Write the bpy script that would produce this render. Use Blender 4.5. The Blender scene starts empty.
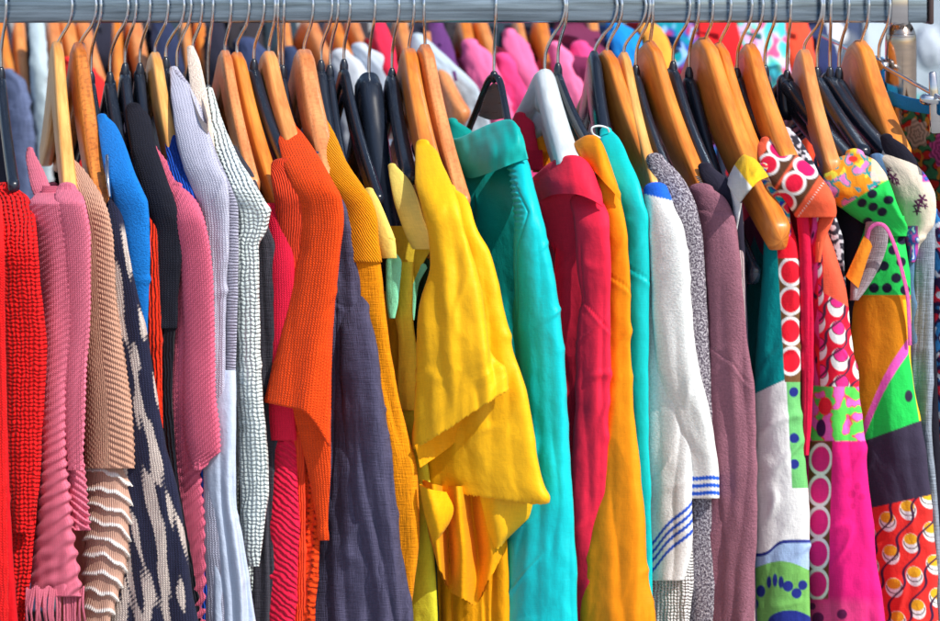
import bpy, math, random
import numpy as np
random.seed(7)
rng = np.random.default_rng(11)
S = bpy.context.scene
COL = S.collection
PI = math.pi

# ------------------------------------------------------------------ camera frame
CX, D, CZ = 0.47, 1.8, 0.06          # camera stands 1.8 m in front of the rail, 6 cm above it
def W(px, py, Y):
    """point of the place that stands at depth Y behind the rail plane"""
    s = (D + Y) / D
    return (CX + (px - 470) / 1000 * s, Y, CZ - (py + 60) / 1000 * s)
def Wn(px, py, Y):
    s = (D + Y) / D
    return np.stack([CX + (px - 470) / 1000 * s, Y + 0 * px, CZ - (py + 60) / 1000 * s], axis=-1)

# ------------------------------------------------------------------ numpy noise
PERM = rng.permutation(256)
GR = rng.normal(size=(256, 2)); GR /= np.linalg.norm(GR, axis=1)[:, None]
def pn(x, y):
    xi = np.floor(x).astype(int); yi = np.floor(y).astype(int)
    xf = x - xi; yf = y - yi
    def g(ix, iy, dx, dy):
        h = PERM[(PERM[ix & 255] + iy) & 255]
        return GR[h, 0] * dx + GR[h, 1] * dy
    u = xf**3 * (xf * (xf * 6 - 15) + 10); v = yf**3 * (yf * (yf * 6 - 15) + 10)
    a = g(xi, yi, xf, yf); b = g(xi + 1, yi, xf - 1, yf)
    c = g(xi, yi + 1, xf, yf - 1); d = g(xi + 1, yi + 1, xf - 1, yf - 1)
    return (a + u * (b - a)) * (1 - v) + (c + u * (d - c)) * v
def sstep(a, b, x):
    t = np.clip((x - a) / (b - a), 0, 1); return t * t * (3 - 2 * t)
def pchip(xs, ys, x):
    xs = np.asarray(xs, float); ys = np.asarray(ys, float)
    h = np.diff(xs); dl = np.diff(ys) / h
    m = np.zeros(len(xs)); m[0] = dl[0]; m[-1] = dl[-1]
    for i in range(1, len(xs) - 1):
        if dl[i - 1] * dl[i] > 0:
            w1 = 2 * h[i] + h[i - 1]; w2 = h[i] + 2 * h[i - 1]
            m[i] = (w1 + w2) / (w1 / dl[i - 1] + w2 / dl[i])
    x = np.clip(x, xs[0], xs[-1])
    k = np.clip(np.searchsorted(xs, x, side='right') - 1, 0, len(h) - 1)
    t = (x - xs[k]) / h[k]
    return ((2*t**3 - 3*t**2 + 1) * ys[k] + (t**3 - 2*t**2 + t) * h[k] * m[k]
            + (-2*t**3 + 3*t**2) * ys[k + 1] + (t**3 - t**2) * h[k] * m[k + 1])

# ------------------------------------------------------------------ materials
def new_mat(name):
    m = bpy.data.materials.new(name); m.use_nodes = True
    nt = m.node_tree; b = nt.nodes['Principled BSDF']
    return m, nt, b
def N(nt, t, **kw):
    n = nt.nodes.new(t)
    for k, v in kw.items(): setattr(n, k, v)
    return n
def math_node(nt, op, a, b=None):
    n = N(nt, 'ShaderNodeMath', operation=op)
    for i, v in enumerate((a, b)):
        if v is None: continue
        if isinstance(v, (int, float)): n.inputs[i].default_value = v
        else: nt.links.new(v, n.inputs[i])
    return n.outputs[0]
def ramp(nt, fac, stops):
    r = N(nt, 'ShaderNodeValToRGB'); e = r.color_ramp.elements
    while len(e) < len(stops): e.new(0.5)
    for i, (p, c) in enumerate(stops):
        e[i].position = p; e[i].color = (*c, 1)
    nt.links.new(fac, r.inputs[0]); return r.outputs[0]
def mixc(nt, fac, a, b, mode='MIX'):
    n = N(nt, 'ShaderNodeMix', data_type='RGBA', blend_type=mode)
    for i, v in ((0, fac), (6, a), (7, b)):
        if isinstance(v, (int, float)): n.inputs[i].default_value = v
        elif isinstance(v, tuple): n.inputs[i].default_value = (*v, 1)
        else: nt.links.new(v, n.inputs[i])
    return n.outputs[2]
def noise(nt, vec, scale, detail=3, rough=0.55):
    n = N(nt, 'ShaderNodeTexNoise'); n.inputs['Scale'].default_value = scale
    n.inputs['Detail'].default_value = detail; n.inputs['Roughness'].default_value = rough
    nt.links.new(vec, n.inputs['Vector']); return n.outputs['Fac']
def uvmap(nt, sx=1., sy=1., rot=0.):
    u = N(nt, 'ShaderNodeUVMap'); m = N(nt, 'ShaderNodeMapping')
    m.inputs['Scale'].default_value = (sx, sy, 1); m.inputs['Rotation'].default_value = (0, 0, rot)
    nt.links.new(u.outputs[0], m.inputs[0]); return m.outputs[0]

def fabric(name, col, kind='cotton', per=3.2, depth=1.0, var=0.12, rough=0.82, sheen=0.25, attr=False, col2=None, ang=0.0, cav0=0.3):
    """cloth whose weave or stitches are laid out in millimetres of the cloth itself"""
    col = tuple(min(0.9, c * 1.2) for c in col)
    m, nt, b = new_mat(name)
    uv = uvmap(nt, 1000, 1000)
    sep = N(nt, 'ShaderNodeSeparateXYZ'); nt.links.new(uv, sep.inputs[0])
    U, V = sep.outputs[0], sep.outputs[1]
    if kind in ('knit', 'open', 'rib'):
        wob = noise(nt, uvmap(nt, 70, 55), 1.0, 3)
        U = math_node(nt, 'ADD', U, math_node(nt, 'MULTIPLY_ADD', wob, per * 1.5)); wob2 = noise(nt, uvmap(nt, 60, 90), 1.0, 3)
        V = math_node(nt, 'ADD', V, math_node(nt, 'MULTIPLY_ADD', wob2, per * 1.6))
    if attr:
        a = N(nt, 'ShaderNodeAttribute', attribute_name='print'); base = a.outputs['Color']
    else:
        base = col
    big = noise(nt, uvmap(nt, 14, 9), 1.0, 4)
    vr = ramp(nt, big, [(0.25, (1 - var * 1.4,) * 3), (0.75, (1 + var * 0.6,) * 3)])
    colr = mixc(nt, 1.0, base, vr, 'MULTIPLY')
    def sinw(x, period, ph=0.0):
        k = math_node(nt, 'MULTIPLY_ADD', x, 2 * PI / period)
        k.node.inputs[2].default_value = ph
        return math_node(nt, 'SINE', k)
    fine = noise(nt, uvmap(nt, 900, 900), 1.0, 2)
    thr = math_node(nt, 'ADD', noise(nt, uvmap(nt, 1100, 90), 1.0, 2), noise(nt, uvmap(nt, 90, 1000), 1.0, 2))
    colr = mixc(nt, 1.0, colr, ramp(nt, math_node(nt, 'MULTIPLY', thr, 0.5), [(0.36, (0.90,) * 3), (0.64, (1.06,) * 3)]), 'MULTIPLY')
    if kind == 'knit':            # rows of V stitches
        fold = math_node(nt, 'ABSOLUTE', sinw(U, per * 2))
        vv = math_node(nt, 'ADD', V, math_node(nt, 'MULTIPLY', fold, per * 0.45))
        st = sinw(vv, per * 0.8)
        h = math_node(nt, 'ADD', math_node(nt, 'MULTIPLY', fold, 0.9), math_node(nt, 'MULTIPLY', st, 0.45))
        h = math_node(nt, 'ADD', h, math_node(nt, 'MULTIPLY', fine, 0.7))
        cav = ramp(nt, h, [(0.0, (0.80,) * 3), (0.9, (1.05,) * 3)])  # yarn shading: gaps between stitches darkened in the colour
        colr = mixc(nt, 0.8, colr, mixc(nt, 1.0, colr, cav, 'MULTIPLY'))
        dist = 0.0007
    elif kind == 'open':          # chunky stitches with holes between the yarns
        fu = sinw(U, per); fv = sinw(math_node(nt, 'ADD', V, math_node(nt, 'MULTIPLY', sinw(U, per * 2), per * 0.12)), per * 0.95)
        h = math_node(nt, 'ADD', fu, fv)
        h = math_node(nt, 'ADD', h, math_node(nt, 'MULTIPLY', fine, 0.8))
        hole = math_node(nt, 'MAXIMUM', fu, fv)
        cav = ramp(nt, math_node(nt, 'MULTIPLY_ADD', hole, 0.5), [(0.10, (cav0,) * 3), (0.42, (0.92,) * 3), (1.0, (1.08,) * 3)])  # shade inside the holes is put into the colour
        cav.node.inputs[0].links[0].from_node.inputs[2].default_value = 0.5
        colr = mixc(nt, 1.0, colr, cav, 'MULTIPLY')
        dist = 0.0009
    elif kind == 'rib':           # straight ribs along the cloth, optionally slanted
        c = math.cos(ang); s_ = math.sin(ang)
        d = math_node(nt, 'ADD', math_node(nt, 'MULTIPLY', U, c), math_node(nt, 'MULTIPLY', V, s_))
        h = math_node(nt, 'ADD', sinw(d, per), math_node(nt, 'MULTIPLY', fine, 0.8))
        cav = ramp(nt, math_node(nt, 'MULTIPLY_ADD', h, 0.3), [(0.0, (0.80,) * 3), (0.7, (1.04,) * 3)])  # grooves between ribs darkened in the colour, as shading
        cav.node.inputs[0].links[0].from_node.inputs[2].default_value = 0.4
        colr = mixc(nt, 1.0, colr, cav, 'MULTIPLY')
        dist = 0.0010
    elif kind == 'linen':
        a1 = noise(nt, uvmap(nt, 900, 60), 1.0, 2); a2 = noise(nt, uvmap(nt, 70, 800), 1.0, 2)
        h = math_node(nt, 'ADD', a1, a2)
        cav = ramp(nt, math_node(nt, 'MULTIPLY', h, 0.5), [(0.33, (0.72,) * 3), (0.68, (1.22,) * 3)])
        colr = mixc(nt, 1.0, colr, cav, 'MULTIPLY')
        dist = 0.0010
    elif kind == 'terry':
        a1 = noise(nt, uvmap(nt, 420, 420), 1.0, 3, 0.7)
        h = math_node(nt, 'ADD', a1, math_node(nt, 'MULTIPLY', fine, 0.5))
        cav = ramp(nt, a1, [(0.3, (0.84,) * 3), (0.62, (1.06,) * 3)])  # hollows of the pile darkened in the colour, as shading
        colr = mixc(nt, 1.0, colr, cav, 'MULTIPLY')
        dist = 0.003
    elif kind == 'melange':
        a1 = noise(nt, uvmap(nt, 520, 420), 1.0, 3, 0.7)
        colr = ramp(nt, a1, [(0.38, col), (0.5, col2), (0.60, (0.62, 0.60, 0.66))])
        h = a1; dist = 0.003
    else:                          # smooth plain weave
        h = math_node(nt, 'ADD', math_node(nt, 'MULTIPLY', fine, 0.25), math_node(nt, 'MULTIPLY', noise(nt, uvmap(nt, 60, 35), 1.0, 4), 2.0))
        dist = 0.0012
    bp = N(nt, 'ShaderNodeBump'); bp.inputs['Strength'].default_value = min(1, depth); bp.inputs['Distance'].default_value = dist * max(1, depth)
    nt.links.new(h, bp.inputs['Height']); nt.links.new(bp.outputs[0], b.inputs['Normal'])
    nt.links.new(colr, b.inputs['Base Color'])
    b.inputs['Roughness'].default_value = rough
    b.inputs['Specular IOR Level'].default_value = 0.3 if rough < 0.6 else 0.12
    b.inputs['Sheen Weight'].default_value = sheen * 0.12; b.inputs['Sheen Roughness'].default_value = 0.5
    return m

def wood(name, c1, c2, spots=0.0):
    m, nt, b = new_mat(name)
    uv = uvmap(nt, 12, 160)
    g = noise(nt, uv, 1.0, 6, 0.72)
    big = noise(nt, uvmap(nt, 9, 14), 1.0, 3)
    col = ramp(nt, g, [(0.38, c2), (0.58, c1)])
    col = mixc(nt, 1.0, col, ramp(nt, big, [(0.25, (0.74, 0.70, 0.66)), (0.75, (1.1, 1.1, 1.1))]), 'MULTIPLY')
    if spots:
        sp = noise(nt, uvmap(nt, 260, 260), 1.0, 2)
        col = mixc(nt, 1.0, col, ramp(nt, sp, [(0.36, (1 - spots,) * 3), (0.52, (1, 1, 1))]), 'MULTIPLY')
    nt.links.new(col, b.inputs['Base Color'])
    b.inputs['Roughness'].default_value = 0.42
    b.inputs['Coat Weight'].default_value = 0.22; b.inputs['Coat Roughness'].default_value = 0.18
    bp = N(nt, 'ShaderNodeBump'); bp.inputs['Strength'].default_value = 0.25; bp.inputs['Distance'].default_value = 0.0006
    nt.links.new(g, bp.inputs['Height']); nt.links.new(bp.outputs[0], b.inputs['Normal'])
    return m
def plastic(name, col, rough=0.28):
    m, nt, b = new_mat(name)
    n = noise(nt, uvmap(nt, 40, 200), 1.0, 4)
    c = mixc(nt, 1.0, col, ramp(nt, n, [(0.3, (0.85,) * 3), (0.7, (1.15,) * 3)]), 'MULTIPLY')
    nt.links.new(c, b.inputs['Base Color'])
    r = ramp(nt, n, [(0.3, (rough * 0.85,) * 3), (0.75, (rough * 1.25,) * 3)])
    nt.links.new(r, b.inputs['Roughness'])
    return m
def metal(name, col, rough=0.22, scr=(6, 300), wear=0.12):
    m, nt, b = new_mat(name)
    tc = N(nt, 'ShaderNodeTexCoord'); mp = N(nt, 'ShaderNodeMapping')
    mp.inputs['Scale'].default_value = (scr[0], scr[1], scr[1]); nt.links.new(tc.outputs['Object'], mp.inputs[0])
    n = noise(nt, mp.outputs[0], 1.0, 4)
    mp2 = N(nt, 'ShaderNodeMapping'); mp2.inputs['Scale'].default_value = (8, 60, 170); nt.links.new(tc.outputs['Object'], mp2.inputs[0])
    n2 = noise(nt, mp2.outputs[0], 1.0, 5, 0.65)
    c = mixc(nt, 1.0, col, ramp(nt, n2, [(0.3, (1 - wear,) * 3), (0.6, (1.05,) * 3)]), 'MULTIPLY')
    nt.links.new(c, b.inputs['Base Color'])
    b.inputs['Metallic'].default_value = 1.0
    r = ramp(nt, n, [(0.3, (rough * 0.7,) * 3), (0.7, (rough * 1.7,) * 3)])
    nt.links.new(r, b.inputs['Roughness'])
    return m

WOODS = dict(
    light=wood('light_wood', (0.90, 0.50, 0.15), (0.66, 0.29, 0.07)),
    orange=wood('orange_wood', (0.82, 0.29, 0.04), (0.56, 0.15, 0.016)),
    freckled=wood('freckled_wood', (0.70, 0.24, 0.04), (0.48, 0.13, 0.02), 0.35),
    pinkish=wood('pinkish_wood', (0.84, 0.34, 0.125), (0.58, 0.19, 0.06), 0.22),
    tan=wood('tan_wood', (0.84, 0.36, 0.11), (0.60, 0.20, 0.05)))
BLACK = plastic('black_plastic', (0.012, 0.018, 0.032), 0.24)
BLACKM = plastic('matt_black_plastic', (0.030, 0.034, 0.045), 0.45)
SMOKE = plastic('smoky_plastic', (0.075, 0.085, 0.10), 0.3)
WHITEP = plastic('white_plastic', (0.60, 0.67, 0.72), 0.35)
STEEL = metal('steel_wire', (0.62, 0.66, 0.72), 0.16)
CHROME = metal('chrome', (0.52, 0.52, 0.55), 0.09)
RAILM = metal('rail_steel', (0.33, 0.43, 0.54), 0.24, (3, 300), 0.62)
RUST = metal('tarnished_steel', (0.50, 0.41, 0.35), 0.13)

# ------------------------------------------------------------------ objects
def tag(o, label=None, cat=None, group=None, kind=None):
    if label: o['label'] = label
    if cat: o['category'] = cat
    if group: o['group'] = group
    if kind: o['kind'] = kind
    return o
def empty(name, loc, label, cat, group=None):
    o = bpy.data.objects.new(name, None); COL.objects.link(o); o.location = loc
    o.empty_display_size = 0.03
    return tag(o, label, cat, group)
def mesh_grid(name, P, mat, parent=None, closed=True, uv=None, colr=None, smooth=True):
    """P[nv,nu,3] -> one quad mesh"""
    nv, nu, _ = P.shape
    me = bpy.data.meshes.new(name)
    if parent is not None:
        P = P - np.array(parent['_w'] if '_w' in parent else parent.location)
    me.vertices.add(nv * nu); me.vertices.foreach_set('co', P.reshape(-1).astype(np.float32))
    i = np.arange(nv - 1)[:, None]; ju = nu if closed else nu - 1
    j = np.arange(ju)[None, :]; j2 = (j + 1) % nu
    q = np.stack([i * nu + j, i * nu + j2, (i + 1) * nu + j2, (i + 1) * nu + j], -1).reshape(-1, 4)
    nf = len(q)
    me.loops.add(nf * 4); me.loops.foreach_set('vertex_index', q.reshape(-1).astype(np.int32))
    me.polygons.add(nf); me.polygons.foreach_set('loop_start', (np.arange(nf) * 4).astype(np.int32))
    me.polygons.foreach_set('loop_total', np.full(nf, 4, np.int32))
    me.update(calc_edges=True)
    if smooth: me.polygons.foreach_set('use_smooth', np.ones(nf, bool))
    if uv is not None:
        l = me.uv_layers.new(name='UVMap')
        l.data.foreach_set('uv', uv.reshape(-1, 2)[q.reshape(-1)].reshape(-1).astype(np.float32))
    if colr is not None:
        a = me.color_attributes.new('print', 'FLOAT_COLOR', 'POINT')
        c = np.concatenate([colr.reshape(-1, 3), np.ones((nv * nu, 1))], 1)
        a.data.foreach_set('color', c.reshape(-1).astype(np.float32))
    me.validate()
    me.materials.append(mat)
    o = bpy.data.objects.new(name, me); COL.objects.link(o)
    if parent is not None: o.parent = parent
    return o
def sweep(name, pts, ws, hs, mat, parent, up=(0, 0, 1), n=20, pw=3.0, cap=True):
    """rounded bar along a path; ws across, hs along 'up'"""
    pts = np.array(pts, float); k = len(pts)
    ws = np.broadcast_to(np.asarray(ws, float), (k,)).copy(); hs = np.broadcast_to(np.asarray(hs, float), (k,)).copy()
    T = np.gradient(pts, axis=0); T /= np.linalg.norm(T, axis=1)[:, None] + 1e-12
    up = np.array(up, float)
    R = np.cross(T, up); R /= np.linalg.norm(R, axis=1)[:, None] + 1e-9
    for i in range(1, k):
        if np.dot(R[i], R[i - 1]) < 0: R[i] = -R[i]
    Uv = np.cross(R, T)
    if cap:
        def end(i, sgn):
            out = []
            for f, e in ((0.0, 0.42), (0.55, 0.36), (0.85, 0.22), (1.0, 0.0)):
                out.append((f, e))
            return out
        P0 = []; 
        seq = []
        r0 = min(ws[0], hs[0]); r1 = min(ws[-1], hs[-1])
        for f, e in ((0.02, 0.40), (0.5, 0.36), (0.8, 0.22)): seq.append((0, -T[0] * e * r0, f))
        for i in range(k): seq.append((i, 0 * T[0], 1.0))
        for f, e in ((0.8, 0.22), (0.5, 0.36), (0.02, 0.40)): seq.append((k - 1, T[-1] * e * r1, f))
    else:
        seq = [(i, 0 * T[0], 1.0) for i in range(k)]
    th = np.linspace(0, 2 * PI, n, endpoint=False)
    c, s = np.cos(th), np.sin(th)
    ex = 2.0 / pw
    cx = np.sign(c) * np.abs(c) ** ex / 2; sy = np.sign(s) * np.abs(s) ** ex / 2
    P = np.zeros((len(seq), n, 3)); uv = np.zeros((len(seq), n, 2)); L = 0; last = None
    for a, (i, off, f) in enumerate(seq):
        ctr = pts[i] + off
        if last is not None: L += np.linalg.norm(ctr - last)
        last = ctr
        P[a] = ctr + R[i][None] * (cx * ws[i] * f)[:, None] + Uv[i][None] * (sy * hs[i] * f)[:, None]
        uv[a, :, 0] = L; uv[a, :, 1] = th / (2 * PI) * 0.08
    if parent is None:
        return mesh_grid(name, P, mat, None, True, uv)
    return mesh_grid(name, P, mat, parent, True, uv)
def spline(pts, n):
    pts = np.array(pts, float); t = np.linspace(0, len(pts) - 1, len(pts)); x = np.linspace(0, len(pts) - 1, n)
    out = []
    p = np.vstack([2 * pts[0] - pts[1], pts, 2 * pts[-1] - pts[-2]])
    for xx in x:
        i = min(int(xx), len(pts) - 2); f = xx - i
        a, b_, c, d = p[i], p[i + 1], p[i + 2], p[i + 3]
        out.append(0.5 * ((2 * b_) + (c - a) * f + (2 * a - 5 * b_ + 4 * c - d) * f * f + (3 * b_ - a - 3 * c + d) * f**3))
    return np.array(out)

# ------------------------------------------------------------------ cloth tubes
seedc = [0]
def tube(name, rows, mat, parent, yt=-0.07, yb=-0.19, ysh=None, k=0.68, d=None, fold=3.0, ff=26., crump=1.0, cf=45.,
         rib=None, prt=None, res=2.4, nf=64, step=2.4, hem=True, y2=None, edge=0.0, topcap=True, seam=None, ext=True, grooves=()):
    """a hanging tube of cloth. rows: (height, left edge, right edge) in millimetres at the rail's distance"""
    seedc[0] += 1; sd = seedc[0] * 7.31
    rows = [tuple(map(float, r)) for r in rows]
    if ext and rows[-1][0] >= 600:
        a, b = rows[-2], rows[-1]; f = (760 - b[0]) / (b[0] - a[0] + 1e-6); f = min(f, 1.2)
        rows.append((760, b[1] + (b[1] - a[1]) * f, b[2] + (b[2] - a[2]) * f))
    R = np.array(rows); top, bot = R[0, 0], R[-1, 0]
    if ysh is None: ysh = top + 70
    if prt or rib: step = min(step, 1.1)
    nv = max(6, int((bot - top) / step))
    py = np.linspace(top, bot, nv)
    xl = pchip(R[:, 0], R[:, 1], py); xr = pchip(R[:, 0], R[:, 2], py)
    yc = yt + (yb - yt) * np.sin(np.clip((py - top) / max(1, ysh - top), 0, 1) * PI / 2)
    if y2 is not None: yc = yc + (y2 - yb) * sstep(ysh, 620, py)
    scl = np.ones(nv)
    if topcap:      # rounded crest on top
        w0 = xr[0] - xl[0]; hcap = min(7, w0 * 0.35); tt = np.array([0.03, 0.35, 0.65, 0.88])
        py = np.concatenate([top - hcap * np.sqrt(1 - tt**2) , py]); scl = np.concatenate([tt, scl])
        xl = np.concatenate([[xl[0]] * 4, xl]); xr = np.concatenate([[xr[0]] * 4, xr]); yc = np.concatenate([[yc[0]] * 4, yc])
    inner = 0
    if hem:
        for dz, sc in ((0.4, 0.97), (-0.6, 0.92), (-8, 0.86), (-20, 0.80)):
            py = np.append(py, bot + dz); xl = np.append(xl, xl[-1]); xr = np.append(xr, xr[-1]); yc = np.append(yc, yc[-1]); scl = np.append(scl, sc)
    NV = len(py)
    wmax = (R[:, 2] - R[:, 1]).max()
    if prt: nf = int(max(nf, wmax * 1.5))
    elif wmax > 60: nf = int(nf * 1.5)
    nb = 22
    f = np.linspace(0, 1, nf, endpoint=False)
    thA = PI + PI * f                                   # left -> near -> right
    thU = PI + np.arccos(np.clip(1 - 2 * f, -1, 1))
    thF = 0.5 * thA + 0.5 * thU
    thB = PI * np.linspace(0, 1, nb, endpoint=False)
    th = np.concatenate([thF, thB])
    mid = (xl + xr) / 2; w = (xr - xl)
    dd = np.clip(0.55 * w, 8, 42) if d is None else np.full(NV, float(d))
    C, Sn = np.cos(th)[None], np.sin(th)[None]
    PX0 = mid[:, None] + (w / 2)[:, None] * C
    u = PX0 - mid[:, None]
    uu = np.where(np.arange(len(th))[None] < nf, u, 2 * (w / 2)[:, None] - u)    # the back carries on round the tube
    v = py[:, None] + 0 * C
    vin = np.zeros_like(v)
    if hem:      # the turned-in hem follows the hem line itself
        vin[-4:] = v[-4:] - bot; v[-4:] = bot
    env = 0.15 + 0.85 * sstep(top + 20, top + 170, py)[:, None]
    front = 1.0
    n0_ = pn(uu / ff + 0.25 * pn(v / 90, uu / 60 + sd) + sd, v / 260 + sd)
    dis = 1.5 * fold * env * (n0_ * 0.7 + (np.sqrt(n0_ ** 2 + 0.0012) - 0.22) * 1.9
                        + 0.32 * pn(uu / (ff * 0.45) + sd * 2, v / 130 + sd + uu / 70))
    dis = dis + crump * (1 - np.abs(pn((uu + 0.5 * v) / cf + sd, (v - 0.4 * uu) / (cf * 1.7) + sd * 3)) * 2.6) * (0.35 + 0.65 * env) * 0.8
    cr_ = pn((uu * 0.9 + 0.8 * v) / (cf * 1.3) + sd * 1.7, (0.9 * v - uu) / (cf * 3.2) + sd)
    dis = dis + crump * 1.5 * (0.3 + 0.7 * env) * np.exp(-(cr_ / 0.06) ** 2) * sstep(-.1, .35, pn(uu / 60 + sd, v / 80 + sd * 2))
    dis = dis + crump * 0.45 * pn(uu / (cf * .3) + sd, v / (cf * .45) + sd)
    if rib is not None: dis = dis + rib(u, v, w[:, None])
    for kind_, pts_ in grooves:
        q_ = np.array(pts_, float)
        if kind_ == 'v':
            dd_ = PX0 - np.interp(v, q_[:, 1], q_[:, 0]); on_ = sstep(q_[0, 1] - 6, q_[0, 1] + 6, v) * sstep(q_[-1, 1] + 6, q_[-1, 1] - 6, v)
        else:
            dd_ = v - np.interp(PX0, q_[:, 0], q_[:, 1]); on_ = sstep(q_[0, 0] - 2, q_[0, 0] + 2, PX0) * sstep(q_[-1, 0] + 3, q_[-1, 0] - 1, PX0)
        dis = dis + on_ * (np.arange(len(th))[None] < nf) * (-1.5 * np.exp(-(dd_ / 1.2) ** 2) + 0.7 * np.exp(-((dd_ - 4) / 4.0) ** 2))
    nx = C * (dd / 2)[:, None]; ny = Sn * (w / 2)[:, None] + 1e-6
    ln = np.sqrt(nx**2 + ny**2); nx /= ln; ny /= ln
    lim = np.clip(w[:, None] * 0.22, 1, 99)
    dis = np.clip(dis, -lim, lim)
    dxy = dis * scl[:, None]
    px = mid[:, None] + (w / 2 * scl)[:, None] * C + nx * dxy
    Y = yc[:, None] + ((dd / 2 * scl)[:, None] * Sn + ny * dxy + k * (mid[:, None] - px)) / 1000
    pyy = v + vin
    if seam is not None: pyy = pyy + seam(u, v, w[:, None])
    P = Wn(px, pyy, Y)
    uv = np.stack([uu / 1000, -(v + vin) / 1000], -1)
    colr = None
    if prt is not None: colr = np.clip(prt(PX0, v, u, w[:, None]) * 1.15, 0, 0.88)
    return mesh_grid(name, P, mat, parent, True, uv, colr)

def body(rows, mat, parent, head, tip, yt=-0.07, yb=-0.19, ysh=None, bot=760, gap=9, prt=None):
    """the rest of the garment behind the sleeve: two thin panels from one shoulder to the other over the hanger"""
    seedc[0] += 1; sd = seedc[0] * 5.17
    R = np.array([tuple(map(float, r)) for r in rows]); top = R[0, 0]
    if ysh is None: ysh = top + 70
    xm = (R[:, 1] * 0.6 + R[:, 2] * 0.4)
    hx, _, _ = W(head[0], head[1], 0); tx, _, tz = W(tip[0], tip[1], -0.2)
    slope = np.clip((tx - hx) / 0.2, 0.0, 0.42)
    zn = W(0, top + 26, yt)[2]; zt = W(0, ysh + 10, yb)[2]; zb = W(0, bot, -0.1)[2]
    ns = 34; nv = 60
    s = np.concatenate([np.linspace(-1, 1, ns), np.linspace(1, -1, ns)[0:]])
    side = np.concatenate([-np.ones(ns), np.ones(ns)])
    a = np.abs(s)
    sn = min(0.8, max(0.2, abs(yt) / 0.2))
    ztop = np.where(a > sn, zn + (zt - zn) * (a - sn) / (1 - sn + 1e-6), zn - 0.05 * (1 - (a / sn)**2) ** 0.7)
    v = np.linspace(0, 1, nv)[:, None] ** 1.3
    Z = ztop[None] + (zb - ztop[None]) * v
    pyy = (CZ - Z) / ((D + yb) / D) * 1000 - 60
    xn = CX + (pchip(R[:, 0], xm, np.maximum(pyy, ysh + 5)) - 470) / 1000 * (D + yb) / D
    yy = (yb + 0.03) * -1
    off = (s * -1 + 0)                                    # +1 is the near shoulder
    X = xn - slope * (yy * (1 - s[None]))
    Y = -yy * s[None] + 0 * X
    th = gap / 2000 * np.sqrt(np.clip(1 - np.abs(s)**6, 0, 1))
    fo = 0.004 * pn(s[None] * 5 + sd, Z * 3 + sd) * np.clip((ztop[None] - Z) / 0.2, 0, 1)
    X = X + side[None] * th[None] + fo - 0.012 * np.clip((ztop[None] - Z) / 0.12, 0, 1)
    P = np.stack([X, Y, Z], -1)
    uv = np.stack([(np.arange(2 * ns)[None] * 0.012) + 0 * Z, Z], -1)
    colr = None
    if prt is not None: colr = prt(np.full(Z.shape, 0.0) + 300 * s[None], pyy, 300 * s[None] + 0 * Z, np.full(Z.shape, 100.))
    return mesh_grid('body', P, mat, parent, True, uv, colr)

def resamp(c, n):
    c = spline(c, 160); s = np.concatenate([[0], np.cumsum(np.linalg.norm(np.diff(c, axis=0), axis=1))])
    t = np.linspace(0, s[-1], n)
    return np.stack([np.interp(t, s, c[:, k]) for k in range(3)], 1)
def loft(name, curves, mat, parent, nu=60, nv=40, bulge=0.0, thick=0.0016, wr=0.0, wf=30., prt=None, rag=0.0):
    '''a sheet of cloth laid through curves of (px, py, Y) points, with a real thickness'''
    seedc[0] += 1; sd = seedc[0] * 3.7
    Cs = np.array([resamp(c, nu) for c in curves])
    A = np.stack([spline(Cs[:, i, :], nv) for i in range(nu)], 1)          # nv, nu, 3
    px, py, Y = A[..., 0], A[..., 1], A[..., 2]
    V = np.linspace(0, 1, nv)[:, None]
    if wr: Y = Y + wr / 1000 * (pn(px / wf + sd, py / (wf * 1.6) + sd) * 2 + .6 * pn(px / (wf * .35) + sd, py / (wf * .8)))
    Y = Y - bulge / 1000 * np.sin(V * PI)
    if rag: py = py + rag * (V > 0.985) * (2.2 * pn(px * .55, px * 0 + sd) + .6 * np.sin(px * 2.3))
    P = Wn(px, py, Y)
    T1 = np.gradient(P, axis=1); T2 = np.gradient(P, axis=0)
    Nn = np.cross(T1, T2); Nn /= np.linalg.norm(Nn, axis=-1)[..., None] + 1e-9
    P = np.concatenate([P + Nn * thick / 2, (P - Nn * thick / 2)[:, ::-1]], 1)
    q = lambda a: np.concatenate([a, a[:, ::-1]], 1)
    uv = np.stack([q(px) / 1000, -q(py) / 1000], -1)
    colr = None if prt is None else prt(q(px), q(py), q(px), 50.0)
    return mesh_grid(name, P, mat, parent, True, uv, colr)

def garment(name, label, cat, head, tip, group=None):
    loc = W(head[0], 700, 0)
    return empty(name, loc, label, cat, group)

# ------------------------------------------------------------------ hangers
HOOK = [(0.0, -0.054), (0.0, -0.046), (-0.002, -0.040), (-0.009, -0.0325), (-0.0165, -0.024), (-0.0205, -0.013), (-0.0212, -0.002), (-0.0175, 0.0075), (-0.009, 0.0128),
        (0.0, 0.0138), (0.010, 0.0126), (0.018, 0.0070), (0.0215, -0.003), (0.0205, -0.012), (0.018, -0.017)]
def hook(parent, head, rail_px, mat=STEEL, r=0.00165, base=0.0):
    hx, _, hz = W(head[0], head[1], 0)
    rx = W(rail_px, 0, -0.0212)[0]
    zb = hz - base
    pts = []
    for (y, z) in HOOK:
        zz = z
        if z < -0.03: zz = -0.03 + (z + 0.03) * (zb + 0.03) / (-0.024)
        f = -y / 0.0212
        pts.append((hx + (rx - hx) * max(-0.6, f), y, zz))
    return sweep('hook', spline(pts, 70), 2 * r, 2 * r, mat, parent, up=(1, 0.05, 0.02), n=10, pw=2.0)
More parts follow.
